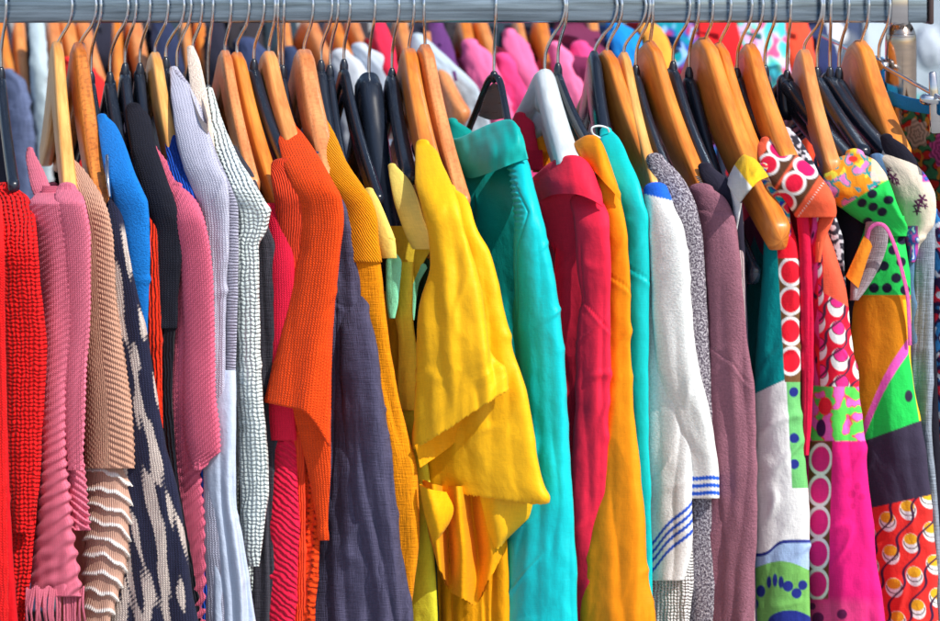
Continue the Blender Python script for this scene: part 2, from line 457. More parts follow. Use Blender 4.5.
def path(head, tip, yt, ex=0.62, n=41, far=None, depth_c=0.012):
    hx, _, hz = W(head[0], head[1], 0); tx, ty, tz = W(tip[0], tip[1], yt)
    hz -= depth_c
    s = np.linspace(-1, 1, n); a = np.abs(s); e = 0.07
    fz = ((a**2 + e**2) ** (ex / 2) - e**ex) / ((1 + e**2) ** (ex / 2) - e**ex)
    bow = 0.0
    P = np.stack([hx + (tx - hx) * s, ty * s, hz + (tz - hz) * fz], -1)
    if far is not None:
        fx, fy, fz_ = W(*far); m = s < 0
        P[m] = np.stack([hx + (fx - hx) * a, fy * a, hz + (fz_ - hz) * fz], -1)[m]
    return P
def wood_hanger(tone, head, rail_px, tip, w=21, yt=-0.163, label='', h=(30, 21), far=None, ex=0.62, marks=False):
    o = empty('wooden_hanger', W(head[0], head[1], 0), label, 'clothes hanger', 'wooden hangers on the rail')
    P = path((head[0], head[1]), tip, yt, ex=ex, far=far)
    n = len(P); a = np.abs(np.linspace(-1, 1, n))
    ws = 0.86 * w / 1000 * (0.94 + 0.10 * a); hs = (h[0] + (h[1] - h[0]) * a) / 1000
    b = sweep('hanger_body', P, ws, hs, WOODS[tone], o, n=36, pw=4.2)
    hook(o, head, rail_px)
    hx, hy, hz = W(head[0], head[1], 0)
    if marks:   # dark size tick marks printed near the end of the arm
        q = P[int(n * 0.955)]; t = P[int(n * 0.955)] - P[int(n * 0.90)]; t /= np.linalg.norm(t)
    return o
def plastic_hanger(head, rail_px, tip, w=11, yt=-0.145, label='', h=(16, 13), mat=BLACK, far=None, ex=0.58, block=None, name='plastic_hanger', clip=None, gname='black plastic hangers on the rail', rim=True):
    o = empty(name, W(head[0], head[1], 0), label, 'clothes hanger', gname)
    P = path(head, tip, yt, ex=ex, far=far, depth_c=0.010)
    n = len(P); a = np.abs(np.linspace(-1, 1, n))
    sweep('hanger_body', P, w / 1000 * (0.95 + 0.1 * a), (h[0] + (h[1] - h[0]) * a) / 1000, mat, o, n=24, pw=2.6)
    if rim:     # raised rib along the crest of the arms
        P2 = P.copy(); P2[:, 2] -= (h[0] + (h[1] - h[0]) * a) / 1000 * 0.95
        sweep('stiffening_rib', P2[2:-2], w / 1000 * 0.5, h[1] / 1000 * 1.3, mat, o, n=12, pw=3)
    if block:
        hx, hy, hz = W(head[0], head[1], 0)
        bw, bh = block
        pts = [(hx - 0.001, 0.006, hz - 0.004), (hx, 0.004, hz - bh / 2000), (hx + 0.001, 0.0, hz - bh / 1000)]
        sweep('hanger_head', spline(pts, 10), [bw / 1000 * f for f in np.linspace(0.82, 1.0, 10)], bw / 1000 * 1.05, mat, o, up=(0, 1, 0), n=28, pw=3.2)
    hx, hy, hz = W(head[0], head[1], 0)
    sweep('collar', [(hx, 0, hz - 0.006), (hx, 0, hz + 0.001), (hx, 0, hz + 0.005)], [0.009, 0.0085, 0.006], [0.009, 0.0085, 0.006], mat, o, up=(0, 1, 0), n=14, pw=2)
    hook(o, head, rail_px)
    if clip:
        cx, cy, cyy = clip
        c = np.array(W(cx, cy, cyy))
        sweep('clip', [c + (-.003, 0.012, .016), c, c + (.004, -.01, -.018)], [0.008, 0.009, 0.008], [0.003, 0.004, 0.003], CHROME, o, up=(1, 0, 0), n=10)
    return o


# ------------------------------------------------------------------ setting: daylight, camera, ground, rail
w = bpy.data.worlds.new('World'); S.world = w; w.use_nodes = True
nt = w.node_tree; bg = nt.nodes['Background']
sky = nt.nodes.new('ShaderNodeTexSky'); sky.sky_type = 'NISHITA'; sky.sun_disc = False
SUN_EL, SUN_AZ = 44, 36              # azimuth: degrees to the right of the camera's own side
sky.sun_elevation = math.radians(SUN_EL); sky.sun_rotation = math.radians(180 - SUN_AZ)
sky.air_density = 1.0; sky.dust_density = 1.5
nt.links.new(sky.outputs[0], bg.inputs[0]); bg.inputs[1].default_value = 0.15
sl = bpy.data.lights.new('sun', 'SUN'); sl.energy = 5.0; sl.angle = math.radians(0.5); sl.color = (1.0, 0.95, 0.87)
so = bpy.data.objects.new('sun', sl); COL.objects.link(so)
a, e = math.radians(SUN_AZ), math.radians(SUN_EL)
from mathutils import Vector
sdir = Vector((math.sin(a) * math.cos(e), -math.cos(a) * math.cos(e), math.sin(e)))
so.rotation_euler = sdir.to_track_quat('Z', 'Y').to_euler(); so.location = sdir * 5
cam = bpy.data.cameras.new('camera'); co = bpy.data.objects.new('camera', cam); COL.objects.link(co); S.camera = co
co.location = (CX, -D, CZ); co.rotation_euler = (PI / 2, 0, 0)
cam.sensor_width = 36; cam.lens = 36 * D / 0.94; cam.shift_x = 0; cam.shift_y = -370.5 / 940
cam.clip_start = 0.05; cam.clip_end = 500
cam.dof.use_dof = True; cam.dof.focus_distance = 1.66; cam.dof.aperture_fstop = 6.3
S.view_settings.view_transform = 'Standard'; S.view_settings.look = 'None'; S.view_settings.exposure = 0; S.view_settings.gamma = 1
S.render.engine = 'CYCLES'; S.cycles.max_bounces = 8; S.cycles.diffuse_bounces = 5

def simple_mat(name, c1, c2, scale, rough=0.85, bump=0.3, dist=0.004):
    m, nt, b = new_mat(name)
    tc = N(nt, 'ShaderNodeTexCoord')
    n = noise(nt, tc.outputs['Object'], scale, 6, 0.65)
    nt.links.new(ramp(nt, n, [(0.3, c1), (0.7, c2)]), b.inputs['Base Color'])
    b.inputs['Roughness'].default_value = rough
    bp = N(nt, 'ShaderNodeBump'); bp.inputs['Strength'].default_value = bump; bp.inputs['Distance'].default_value = dist
    nt.links.new(n, bp.inputs['Height']); nt.links.new(bp.outputs[0], b.inputs['Normal'])
    return m
g = np.stack(np.meshgrid(np.linspace(-150, 150, 31), np.linspace(-150, 150, 31)), -1)
G = np.concatenate([g, np.full((31, 31, 1), -1.62)], -1)
tag(mesh_grid('pavement', G, simple_mat('paving', (0.26, 0.25, 0.24), (0.36, 0.35, 0.33), 6.0), None, False), kind='structure')

def box(name, x0, x1, y0, y1, z0, z1, mat, parent=None, bev=0.002):
    import bmesh
    bm = bmesh.new(); bmesh.ops.create_cube(bm, size=1)
    off = Vector(parent.location) if parent else Vector((0, 0, 0))
    for v in bm.verts:
        v.co = Vector(((x0 + x1) / 2 + v.co.x * (x1 - x0), (y0 + y1) / 2 + v.co.y * (y1 - y0), (z0 + z1) / 2 + v.co.z * (z1 - z0))) - off
    bmesh.ops.bevel(bm, geom=bm.edges[:], offset=bev, segments=3, affect='EDGES', profile=0.5)
    me = bpy.data.meshes.new(name); bm.to_mesh(me); bm.free(); me.materials.append(mat)
    for p in me.polygons: p.use_smooth = True
    o = bpy.data.objects.new(name, me); COL.objects.link(o)
    if parent: o.parent = parent
    return o
# front rack
RZ0, RZ1 = -0.0225, 0.0118
rack = empty('clothes_rack', (0.9, 0, -1.62), 'steel clothes rack, its square rail running across the top and a chrome post at right', 'clothes rack')
ex = W(925, 0, 0)[0]
box('rail', -0.75, ex, -0.0152, 0.0152, RZ0, RZ1, RAILM, rack, 0.0035)
box('sleeve_bracket', W(886, 0, 0)[0], W(905, 0, 0)[0], -0.0178, 0.0178, RZ0 - 0.0024, RZ1 + 0.002, CHROME, rack, 0.003)
box('end_cap', ex, ex + 0.005, -0.0165, 0.0165, RZ0 - 0.0015, RZ1 + 0.0015, plastic('dark_cap', (0.05, 0.03, 0.03), 0.4), rack, 0.002)
px_ = (W(885, 0, 0)[0] + W(917, 0, 0)[0]) / 2
pp = spline([(px_, 0.001, -1.6), (px_, 0.001, -0.9), (px_, 0.001, -0.3), (px_, 0.001, -0.06), (px_, 0.001, -0.036), (px_, 0.001, -0.0275), (px_, 0.001, RZ0 + 0.0005)], 80)
wd = np.full(80, 0.030); tz = pp[:, 2]; wd = 0.031 * np.clip(np.sqrt(np.clip(1 - ((tz + 0.042) / 0.0235).clip(0, 1) ** 2, 0.03, 1)), 0.3, 1)
sweep('post', pp, wd, wd, RUST, rack, up=(0, 1, 0), n=40, pw=2)
sweep('post', [(-0.7, 0, -1.6), (-0.7, 0, -0.8), (-0.7, 0, RZ0)], 0.031, 0.031, CHROME, rack, up=(0, 1, 0), n=32, pw=2)
for xx in (px_, -0.7):
    sweep('foot_bar', [(xx, -0.35, -1.60), (xx, 0, -1.60), (xx, 0.35, -1.60)], 0.03, 0.03, RAILM, rack, n=20, pw=4)

# ------------------------------------------------------------------ hangers, from the left end of the rail
plastic_hanger((1, 74), 6, (14, 187), 10, label='black plastic hanger at the left edge of the picture, above the red cardigans')
wood_hanger('light', (57, 60), 72, (70, 198), 16, label='pale yellow wooden hanger inside the ribbed pink sweater, leftmost wooden hanger in front', h=(62, 26))
wood_hanger('freckled', (79, 60), 96, (101, 205), 19, label='freckled orange wooden hanger inside the beige pleated top', h=(60, 26))
plastic_hanger((91, 78), 101, (113, 196), 9, label='slim black clip hanger with a chrome clip, right of the freckled orange wooden hanger', h=(15, 14), clip=(108, 176, -0.17))
plastic_hanger((110, 79), 128, (122, 150), 12, yt=-0.08, label='black plastic hanger inside the bright blue sweater', block=(13, 34))
plastic_hanger((125, 70), 136, (143, 200), 11, label='glossy black hanger between the blue sweater and the black knit sleeve', block=(13, 40))
plastic_hanger((140, 70), 150, (152, 160), 11, yt=-0.08, label='black hanger beside the pale wooden hanger in the black knit', block=(14, 34))
wood_hanger('light', (155, 62), 168, (181, 192), 15, label='pale yellow wooden hanger between the black knit and the lilac cardigan', h=(44, 24))
plastic_hanger((166, 64), 184, (176, 165), 10, yt=-0.1, label='black plastic hanger holding the royal blue knit', block=(11, 40))
plastic_hanger((177, 74), 191, (188, 115), 9, yt=-0.03, label='black hanger hidden in the lilac cardigan collar', h=(13, 10))
plastic_hanger((193, 55), 202, (201, 100), 8, yt=-0.01, label='black hanger poking out of the cream fleece top', h=(12, 10))
plastic_hanger((208, 92), 213, (217, 130), 6, yt=-0.05, label='thin clear grey hanger under the white open knit sweater', h=(10, 9), mat=SMOKE, name='grey_plastic_hanger', gname='smoky plastic hangers on the rail')
wood_hanger('pinkish', (225, 58), 231, (253, 190), 14, label='pinkish wooden hanger directly left of the deep orange one, beside the white open knit', h=(40, 24))
wood_hanger('orange', (237, 57), 249, (280, 212), 16, label='deep orange wooden hanger inside the crimson knit', h=(34, 22))
plastic_hanger((254, 66), 264, (292, 172), 13, label='glossy black hanger inside the rust orange jumper', block=(10, 26))
wood_hanger('tan', (269, 60), 275, (293, 152), 18, yt=-0.112, label='tan wooden hanger carrying the bright orange knit sweater', h=(42, 24))
plastic_hanger((279, 72), 278, (296, 138), 7, yt=-0.06, label='slim black hanger with a straight hook, first one behind the tan wooden hanger', h=(12, 10))
plastic_hanger((283, 72), 284, (300, 145), 7, yt=-0.06, label='slim black hanger with a straight hook just left of the large pinkish wooden hanger', h=(12, 10))
wood_hanger('pinkish', (304, 62), 313, (330, 182), 23, label='large pinkish brown wooden hanger inside the slate grey coat', h=(50, 28))
plastic_hanger((321, 67), 332, (334, 160), 12, yt=-0.09, label='black hanger inside the mustard yellow sweater', block=(13, 36))
plastic_hanger((330, 72), 338, (345, 175), 9, yt=-0.1, label='narrow black hanger behind the mustard yellow sweater', block=(9, 36))
plastic_hanger((344, 66), 350, (379, 200), 9, label='long slim black hanger with a pale edge, left of the broad black coat hanger', h=(20, 13))
# broad coat hanger
o = plastic_hanger((369, 82), 375, (392, 250), 26, yt=-0.12, label='broad black coat hanger with a wide flat head and matt padded arm', h=(40, 40), block=(33, 50), mat=BLACK, rim=False)
P = path((369, 82), (396, 262), -0.125); P = P[25:]
sweep('padded_arm', P + np.array([0, -0.004, -0.012]), np.linspace(0.028, 0.031, len(P)), 0.042, fabric('black_flocking', (0.012, 0.014, 0.03), 'terry', sheen=0.15), o, n=24, pw=3)
plastic_hanger((392, 75), 399, (410, 178), 14, label='black hanger holding the pale yellow dress strap, left of two wooden hangers', block=(13, 44), h=(22, 15))
wood_hanger('orange', (409, 60), 414, (430, 165), 20, label='orange tan wooden hanger inside the yellow blouse', h=(48, 26))
wood_hanger('pinkish', (425, 52), 424, (462, 205), 17, label='pale wooden hanger standing highest, between the yellow blouse and the teal shirt', h=(40, 22))
# thin black hanger turned to face the camera
o = empty('plastic_hanger', W(494, 74, 0), 'thin black hanger turned to face the viewer inside the teal shirt collar', 'clothes hanger', 'black plastic hangers on the rail')
arm = spline([W(461, 150, 0.10), W(467, 134, 0.07), W(480, 102, 0.03), (W(488, 82, 0.01)), W(494, 77, 0), W(500, 82, -0.01), W(505, 105, -0.04), W(510, 130, -0.08), W(520, 160, -0.15)], 50)
sweep('hanger_body', arm, 0.007, 0.007, BLACK, o, up=(0, 1, 0), n=16, pw=2.6)
loft('web', [[(490, 86, .004), (494, 83, 0), (498, 86, -.006)], [(484, 100, .014), (493, 100, 0), (502, 100, -.016)], [(479, 116, .02), (491, 120, 0), (505, 118, -.03)]], SMOKE, o, 16, 12)
sweep('collar', [W(494, 80, 0), W(494, 74, 0)], 0.008, 0.008, BLACK, o, up=(0, 1, 0), n=12, pw=2)
hook(o, (494, 74), 496)
plastic_hanger((545, 76), 565, (569, 165), 22, label='white plastic hanger inside the crimson red shirt', mat=WHITEP, h=(34, 22), far=(512, 140, 0.12), name='white_plastic_hanger', gname='white plastic hangers', block=(22, 30), ex=0.75, yt=-0.17)
plastic_hanger((558, 70), 567, (592, 150), 8, label='dark smoky hanger with a clear head right of the white hanger', mat=BLACK, h=(16, 12), far=(540, 118, 0.15), block=None)
plastic_hanger((594, 70), 617, (606, 150), 15, label='black hanger with a broad translucent side, left of a pair of wooden hangers', h=(60, 30), block=(14, 50), yt=-0.09)
wood_hanger('orange', (607, 63), 622, (662, 198), 18, label='orange wooden hanger holding the white sweater with the blue neckband', h=(50, 24))
wood_hanger('light', (624, 62), 646, (655, 190), 13, label='pale thin wooden hanger pressed against the right of an orange one', h=(44, 22))
plastic_hanger((636, 72), 650, (668, 175), 10, label='black hanger in the grey speckled knit', block=(10, 30), h=(20, 13))
o = wood_hanger('orange', (650, 56), 653, (707, 205), 17, label='smooth orange wooden hanger with a black size mark, inside the mauve cardigan', h=(55, 26))
for q in range(7):
    f0 = W(697.5 + q * 1.15, 177 + q * 1.9, -0.172); 
    sweep('size_mark', [(f0[0] - .0018, f0[1], f0[2] + .0006), (f0[0] + .0018, f0[1], f0[2] - .0006)], 0.0009, 0.0012, BLACKM, o, n=6, cap=False)
plastic_hanger((673, 68), 690, (712, 180), 12, label='glossy black hanger with a hook bent left, in the dark charcoal top', block=(13, 34), h=(22, 15))
plastic_hanger((689, 74), 699, (754, 276), 11, yt=-0.19, label='long black hanger whose rounded arm end hangs below the wooden arm with the yellow tag', h=(18, 20))
wood_hanger('orange', (704, 56), 713, (779, 236), 21, label='large orange wooden hanger with a notched arm end showing below the yellow and white tag', h=(62, 30), yt=-0.215)
wood_hanger('orange', (719, 58), 731, (768, 190), 16, label='orange wooden hanger close behind the one with the notched end', h=(55, 24))
plastic_hanger((737, 75), 752, (770, 150), 12, yt=-0.1, label='black hanger left of the tan wooden hanger in the pink ellipse dress', block=(13, 26), h=(20, 14))
wood_hanger('orange', (750, 59), 763, (788, 165), 20, label='orange wooden hanger inside the dress with pink ellipses on its shoulder', h=(55, 26))
plastic_hanger((765, 72), 776, (788, 150), 9, yt=-0.09, label='slim black hanger right of the wooden hanger in the pink ellipse dress', block=(9, 26))
plastic_hanger((787, 77), 791, (850, 160), 15, label='broad shouldered black hanger reaching over to the patchwork dress', block=(20, 36), h=(16, 14), ex=0.72)
wood_hanger('tan', (804, 60), 822, (832, 170), 17, label='tan wooden hanger standing between two broad black hangers', h=(46, 24))
plastic_hanger((817, 74), 824, (864, 152), 12, label='black hanger right behind the tan wooden hanger', block=(11, 30), h=(16, 12), ex=0.75)
plastic_hanger((830, 74), 831, (893, 160), 14, label='broad black hanger holding the cream embroidered blouse', block=(16, 34), h=(17, 14), ex=0.72)
plastic_hanger((839, 74), 849, (900, 170), 9, label='narrow black hanger just left of the rightmost wooden hanger', h=(13, 11), ex=0.75)
wood_hanger('orange', (860, 63), 869, (900, 160), 23, yt=-0.125, label='orange brown wooden hanger at far right, next to the chrome rack post', h=(70, 30))
# steel clip hanger with the floral skirt
o = empty('clip_hanger', W(879, 62, 0), 'chrome wire clip hanger holding the floral skirt in front of the rack post', 'clothes hanger')
sweep('clip_bar', [W(823, 36, 0.17), W(879, 64, 0.0), W(935, 95, -0.14), W(975, 116, -0.24)], 0.0042, 0.0042, STEEL, o, n=12, pw=2)
sweep('bar_mount', [W(874, 61, 0.012), W(879, 63, 0), W(884, 66, -0.012)], 0.011, 0.011, CHROME, o, n=16, pw=3)
hook(o, (879, 62), 890)
def skirt_clip(px, py, Y):
    p = np.array(W(px, py, Y))
    b = sweep('clip', [p + (-.0005, -.004, .024), p + (0, -.006, .008), p + (.001, -.005, -.012), p + (.002, -.007, -.030)], [0.007, 0.0085, 0.009, 0.013], [0.004, 0.005, 0.005, 0.004], CHROME, o, up=(0, 1, 0), n=14, pw=3)
    s2 = sweep('spring', [p + (-.008, -.004, 0.0), p + (.009, -.004, -0.001)], 0.011, 0.011, STEEL, o, n=12, pw=2)
skirt_clip(932, 99, -0.135)

# ------------------------------------------------------------------ garments, from the left end of the rail
F = fabric
def ribs(A, p0, p1, y0, y1, slope, bend=0.0, ruffle=0.0):
    """slanted pleats whose spacing grows from p0 to p1 down the cloth"""
    def f(u, v, w):
        t = np.clip((v - y0) / (y1 - y0), 0, 1)
        # integrate the changing spacing
        per = p0 + (p1 - p0) * t * t
        ph = np.where(v < y0, (v - y0) / p0, 0)
        tt = np.linspace(0, 1.6, 400); cum = np.concatenate([[0], np.cumsum(1 / (p0 + (p1 - p0) * np.clip(tt, 0, 1)**2))[:-1]]) * (tt[1] - tt[0]) * (y1 - y0)
        ph = np.where(v < y0, (v - y0) / p0, np.interp(np.clip((v - y0) / (y1 - y0), 0, 1.6), tt, cum))
        s = slope * u / per + bend * np.abs(u) / per + 0.35 * pn(u / 18, v / 30)
        x = np.sin(2 * PI * (ph + s))
        amp = A * (0.55 + 0.45 * t) + ruffle * sstep(0.35, 0.75, t)
        return amp * (np.sign(x) * np.abs(x) ** 0.8) + ruffle * 0.5 * sstep(.4, .8, t) * pn(u / 9, v / 14)
    return f
def C(*c): return np.array(c, float)
def blend(a, b, m): return a * (1 - m[..., None]) + b * m[..., None]
def mask(d, aa=0.8): return np.clip(0.5 - d / aa, 0, 1)      # d<0 inside

# -- left edge reds
h0 = ((1, 74), (5, 188))
g = garment('red_dress', 'plain dark red dress at the very left edge, lower corner', 'dress', *h0)
m = F('dark_red_jersey', (0.50, 0.006, 0.012), 'cotton', rough=0.7)
r = [(215, -30, 2), (330, -30, 5), (480, -30, 9), (560, -30, 14), (640, -30, 19)]
tube('skirt', r, m, g, yt=-0.15, yb=-0.205, fold=2); body(r, m, g, *h0)
g = garment('red_cardigan', 'bright red openwork knit cardigan, first garment at the left', 'cardigan', *h0)
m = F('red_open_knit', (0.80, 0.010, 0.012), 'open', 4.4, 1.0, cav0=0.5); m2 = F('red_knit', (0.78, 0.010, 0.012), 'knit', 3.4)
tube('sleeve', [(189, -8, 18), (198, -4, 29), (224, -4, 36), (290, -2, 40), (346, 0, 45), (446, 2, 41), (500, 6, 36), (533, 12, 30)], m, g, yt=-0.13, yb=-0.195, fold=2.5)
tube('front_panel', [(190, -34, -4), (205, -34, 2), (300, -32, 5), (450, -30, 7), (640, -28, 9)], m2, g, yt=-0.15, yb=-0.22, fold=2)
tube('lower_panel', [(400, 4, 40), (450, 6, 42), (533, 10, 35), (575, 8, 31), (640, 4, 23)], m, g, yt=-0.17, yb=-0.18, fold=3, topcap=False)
body([(189, -8, 18), (224, -4, 36), (640, 0, 23)], m2, g, *h0)

# -- pink ribbed sweater
h1 = ((57, 60), (72, 195))
g = garment('pink_sweater', 'dusty pink sweater with wide slanted pleats on the pale wooden hanger, leftmost pink one', 'sweater', *h1)
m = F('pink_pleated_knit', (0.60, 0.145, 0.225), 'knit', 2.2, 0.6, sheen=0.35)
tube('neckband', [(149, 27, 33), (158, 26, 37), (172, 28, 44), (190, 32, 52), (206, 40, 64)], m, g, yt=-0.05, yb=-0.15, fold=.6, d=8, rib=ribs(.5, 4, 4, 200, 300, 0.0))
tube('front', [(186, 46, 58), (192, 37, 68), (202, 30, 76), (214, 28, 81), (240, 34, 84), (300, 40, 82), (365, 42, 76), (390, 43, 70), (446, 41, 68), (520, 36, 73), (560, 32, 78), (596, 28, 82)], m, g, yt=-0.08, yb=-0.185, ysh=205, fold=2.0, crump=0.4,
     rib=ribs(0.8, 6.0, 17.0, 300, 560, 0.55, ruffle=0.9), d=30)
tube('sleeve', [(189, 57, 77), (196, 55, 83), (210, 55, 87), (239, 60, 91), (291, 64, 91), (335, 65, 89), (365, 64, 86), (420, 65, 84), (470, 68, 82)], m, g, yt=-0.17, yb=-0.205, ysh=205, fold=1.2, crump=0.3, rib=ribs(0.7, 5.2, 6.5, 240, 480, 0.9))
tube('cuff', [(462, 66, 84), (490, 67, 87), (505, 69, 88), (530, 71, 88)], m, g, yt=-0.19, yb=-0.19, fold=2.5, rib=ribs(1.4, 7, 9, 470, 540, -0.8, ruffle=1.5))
# knotted fringe along the hem
for q in range(30):
    x0 = 27 + q * 1.95
    a = W(x0, 588 + 2 * math.sin(q), -0.2 - 0.006 * math.sin(q * PI / 14)); b = W(x0 + random.uniform(-2, 2), 625 + random.uniform(-6, 14), -0.2)
    sweep('fringe', spline([a, ((a[0] + b[0]) / 2 + random.uniform(-.002, .002), a[1] - .004, (a[2] + b[2]) / 2), b], 8), 0.0021, 0.0021, m, g, n=7, pw=2)
body([(200, 30, 70), (240, 28, 74), (596, 28, 76), (640, 28, 76)], m, g, *h1, yt=-0.1, ysh=270, bot=585)

# -- beige pleated top
h2 = ((79, 60), (101, 202))
g = garment('beige_blouse', 'beige pleated top with ruffled pale edged folds at its hem', 'blouse', *h2)
m = F('beige_knit', (0.50, 0.28, 0.20), 'rib', 2.0, 0.5, sheen=0.3)
m2 = F('beige_edge', (0.74, 0.60, 0.56), 'cotton')
tube('front', [(158, 64, 73), (172, 66, 86), (200, 72, 104), (217, 74, 110), (243, 78, 114), (291, 80, 116), (347, 82, 123), (402, 84, 131), (446, 84, 135), (468, 84, 136)], m, g, yt=-0.11, yb=-0.18, ysh=215, fold=2.0, crump=0.3,
     rib=ribs(0.75, 5.2, 6.5, 200, 470, 0.75, -1.2))
def ruff(sd):
    def f(u, v, w):
        ph = (v - 440) / 17.0 - 0.0007 * (u + 6) ** 2 - 0.012 * u + 0.45 * pn(u / 15 + sd, v / 40)
        s = ph - np.floor(ph)
        return 4.2 * (s ** 2.2) - 1.6
    return f
def edgeprint(px, py, u, w):
    ph = (py - 440) / 17.0 - 0.0007 * (u + 6) ** 2 - 0.012 * u + 0.45 * pn(u / 15 + 1.7, py / 40)
    s = ph - np.floor(ph)
    c = np.zeros(px.shape + (3,)) + C(0.50, 0.30, 0.23)
    return blend(c, C(0.85, 0.74, 0.72), np.clip((s - 0.72) / 0.1, 0, 1))
mp_ = F('ruffle_cloth', (1, 1, 1), 'rib', 2.0, 0.4, attr=True)
tube('ruffle', [(452, 82, 136), (500, 84, 133), (540, 84, 131), (568, 84, 127), (605, 84, 117), (640, 84, 108)], mp_, g, yt=-0.165, yb=-0.175, fold=3.0, crump=0.3, rib=ruff(1.7), prt=edgeprint, topcap=False)
body([(158, 64, 73), (200, 72, 104), (640, 84, 108)], m, g, *h2, yt=-0.11, bot=700)

# -- navy and cream knit
h3 = ((91, 78), (116, 196))
g = garment('patterned_sweater', 'navy sweater with jagged cream streaks, between the beige top and the blue sweater', 'sweater', *h3)
def navy(px, py, u, w):
    a = (px - 128 - (py - 300) * 0.235)
    n = pn(a / 13.0 + 3.3, py / 62.0 + a / 30 + 1.2) * 1.3 + 0.35 * pn(a / 5 + 9, py / 34 + 4.0)
    j = 0.10 * np.sin(py * 1.5 + a)
    mk = np.clip((n + j * .6 - 0.07) * 14, 0, 1) * sstep(222, 236, py)
    c = np.zeros(px.shape + (3,)) + C(0.018, 0.020, 0.048)
    return blend(c, C(0.55, 0.47, 0.43), mk)
m = F('navy_cream_knit', (1, 1, 1), 'knit', 2.6, 0.8, attr=True)
r = [(186, 96, 110), (200, 97, 117), (213, 97, 122), (254, 99, 129), (291, 103, 137), (347, 106, 150), (410, 108, 160), (446, 108, 167), (494, 110, 179), (546, 106, 187), (595, 102, 194), (640, 98, 200)]
tube('front', r, m, g, yt=-0.15, yb=-0.185, fold=2.6, prt=navy)
body(r, F('navy_knit', (0.018, 0.02, 0.048), 'knit', 2.6), g, *h3, yt=-0.12)

# -- blue sweater
h4 = ((110, 80), (140, 185))
g = garment('blue_sweater', 'bright cobalt blue wool sweater at left', 'sweater', *h4)
m = F('blue_wool', (0.008, 0.165, 0.55), 'terry', depth=0.6)
r = [(117, 97, 107), (125, 98, 116), (149, 101, 127), (176, 106, 136), (191, 112, 143), (203, 114, 148), (254, 118, 150), (321, 124, 149), (390, 132, 152), (640, 150, 170)]
tube('sleeve', r, m, g, yt=-0.08, yb=-0.18, ysh=205, fold=1.6, crump=1.2); body(r, m, g, *h4, yt=-0.08)

# -- red-orange knit
h5 = ((125, 70), (150, 195))
g = garment('red_sweater', 'narrow strip of scarlet knit sweater between the blue sweater and the black knit', 'sweater', *h5)
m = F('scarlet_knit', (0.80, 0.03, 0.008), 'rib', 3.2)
r = [(184, 130, 143), (195, 132, 150), (205, 136, 155), (254, 138, 158), (330, 140, 160), (380, 142, 160), (640, 160, 178)]
tube('sleeve', r, m, g, yt=-0.15, yb=-0.18, fold=1.2); body(r, m, g, *h5, yt=-0.12)

# -- black knit
h6 = ((140, 70), (170, 185))
g = garment('black_sweater', 'black fine knit sweater with a gathered shoulder', 'sweater', *h6)
m = F('black_knit', (0.012, 0.013, 0.022), 'knit', 2.6, 0.8, sheen=0.15)
r = [(107, 127, 140), (117, 128, 149), (149, 132, 156), (179, 140, 167), (210, 146, 177), (236, 150, 181), (291, 150, 179), (328, 152, 177)]
tube('sleeve', r, m, g, yt=-0.05, yb=-0.182, ysh=215, fold=1.6, crump=2.2)
tube('cuff', [(322, 153, 176), (345, 155, 174), (392, 158, 172), (640, 192, 205)], F('black_rib', (0.010, 0.011, 0.018), 'rib', 3.0), g, yt=-0.18, yb=-0.18, fold=1); body(r + [(640, 190, 200)], m, g, *h6, yt=-0.06)

# -- second pink ribbed sweater
h7 = ((155, 62), (181, 190))
g = garment('pink_sweater', 'dark pink sweater with fine slanted ribs and a bell cuff, right of the black knit', 'sweater', *h7)
m = F('rose_ribbed_knit', (0.58, 0.11, 0.19), 'knit', 2.2, 0.6, sheen=0.35)
tube('front', [(148, 149, 157), (165, 153, 170), (185, 158, 184), (205, 164, 197), (254, 170, 205), (330, 168, 206), (390, 164, 206), (430, 166, 204), (470, 171, 202), (502, 175, 204), (550, 179, 206), (612, 184, 206), (640, 186, 206)], m, g, yt=-0.11, yb=-0.178, ysh=215, fold=2, crump=0.4,
     rib=ribs(0.7, 5.5, 14.0, 330, 560, 0.85, ruffle=0.5))
tube('sleeve', [(187, 170, 184), (205, 172, 199), (230, 175, 207), (254, 179, 211), (291, 182, 213), (340, 184, 213), (390, 184, 214), (430, 184, 219), (450, 187, 220), (458, 190, 213), (470, 193, 203)], m, g, yt=-0.17, yb=-0.2, ysh=225, fold=1.2, crump=0.3, rib=ribs(0.8, 5.0, 5.4, 240, 480, 0.9))
body([(148, 149, 157), (254, 170, 205), (640, 186, 206)], m, g, *h7, yt=-0.11)

# -- royal blue
h8 = ((166, 64), (196, 190))
g = garment('blue_sweater', 'royal blue knit top, mostly hidden behind a pale wooden hanger', 'top', *h8)
m = F('royal_knit', (0.008, 0.065, 0.42), 'rib', 2.6)
r = [(130, 163, 172), (140, 165, 178), (169, 168, 191), (203, 176, 202), (260, 180, 208), (640, 192, 212)]
tube('sleeve', r, m, g, yt=-0.09, yb=-0.178, ysh=205, fold=1); body(r, m, g, *h8, yt=-0.08)

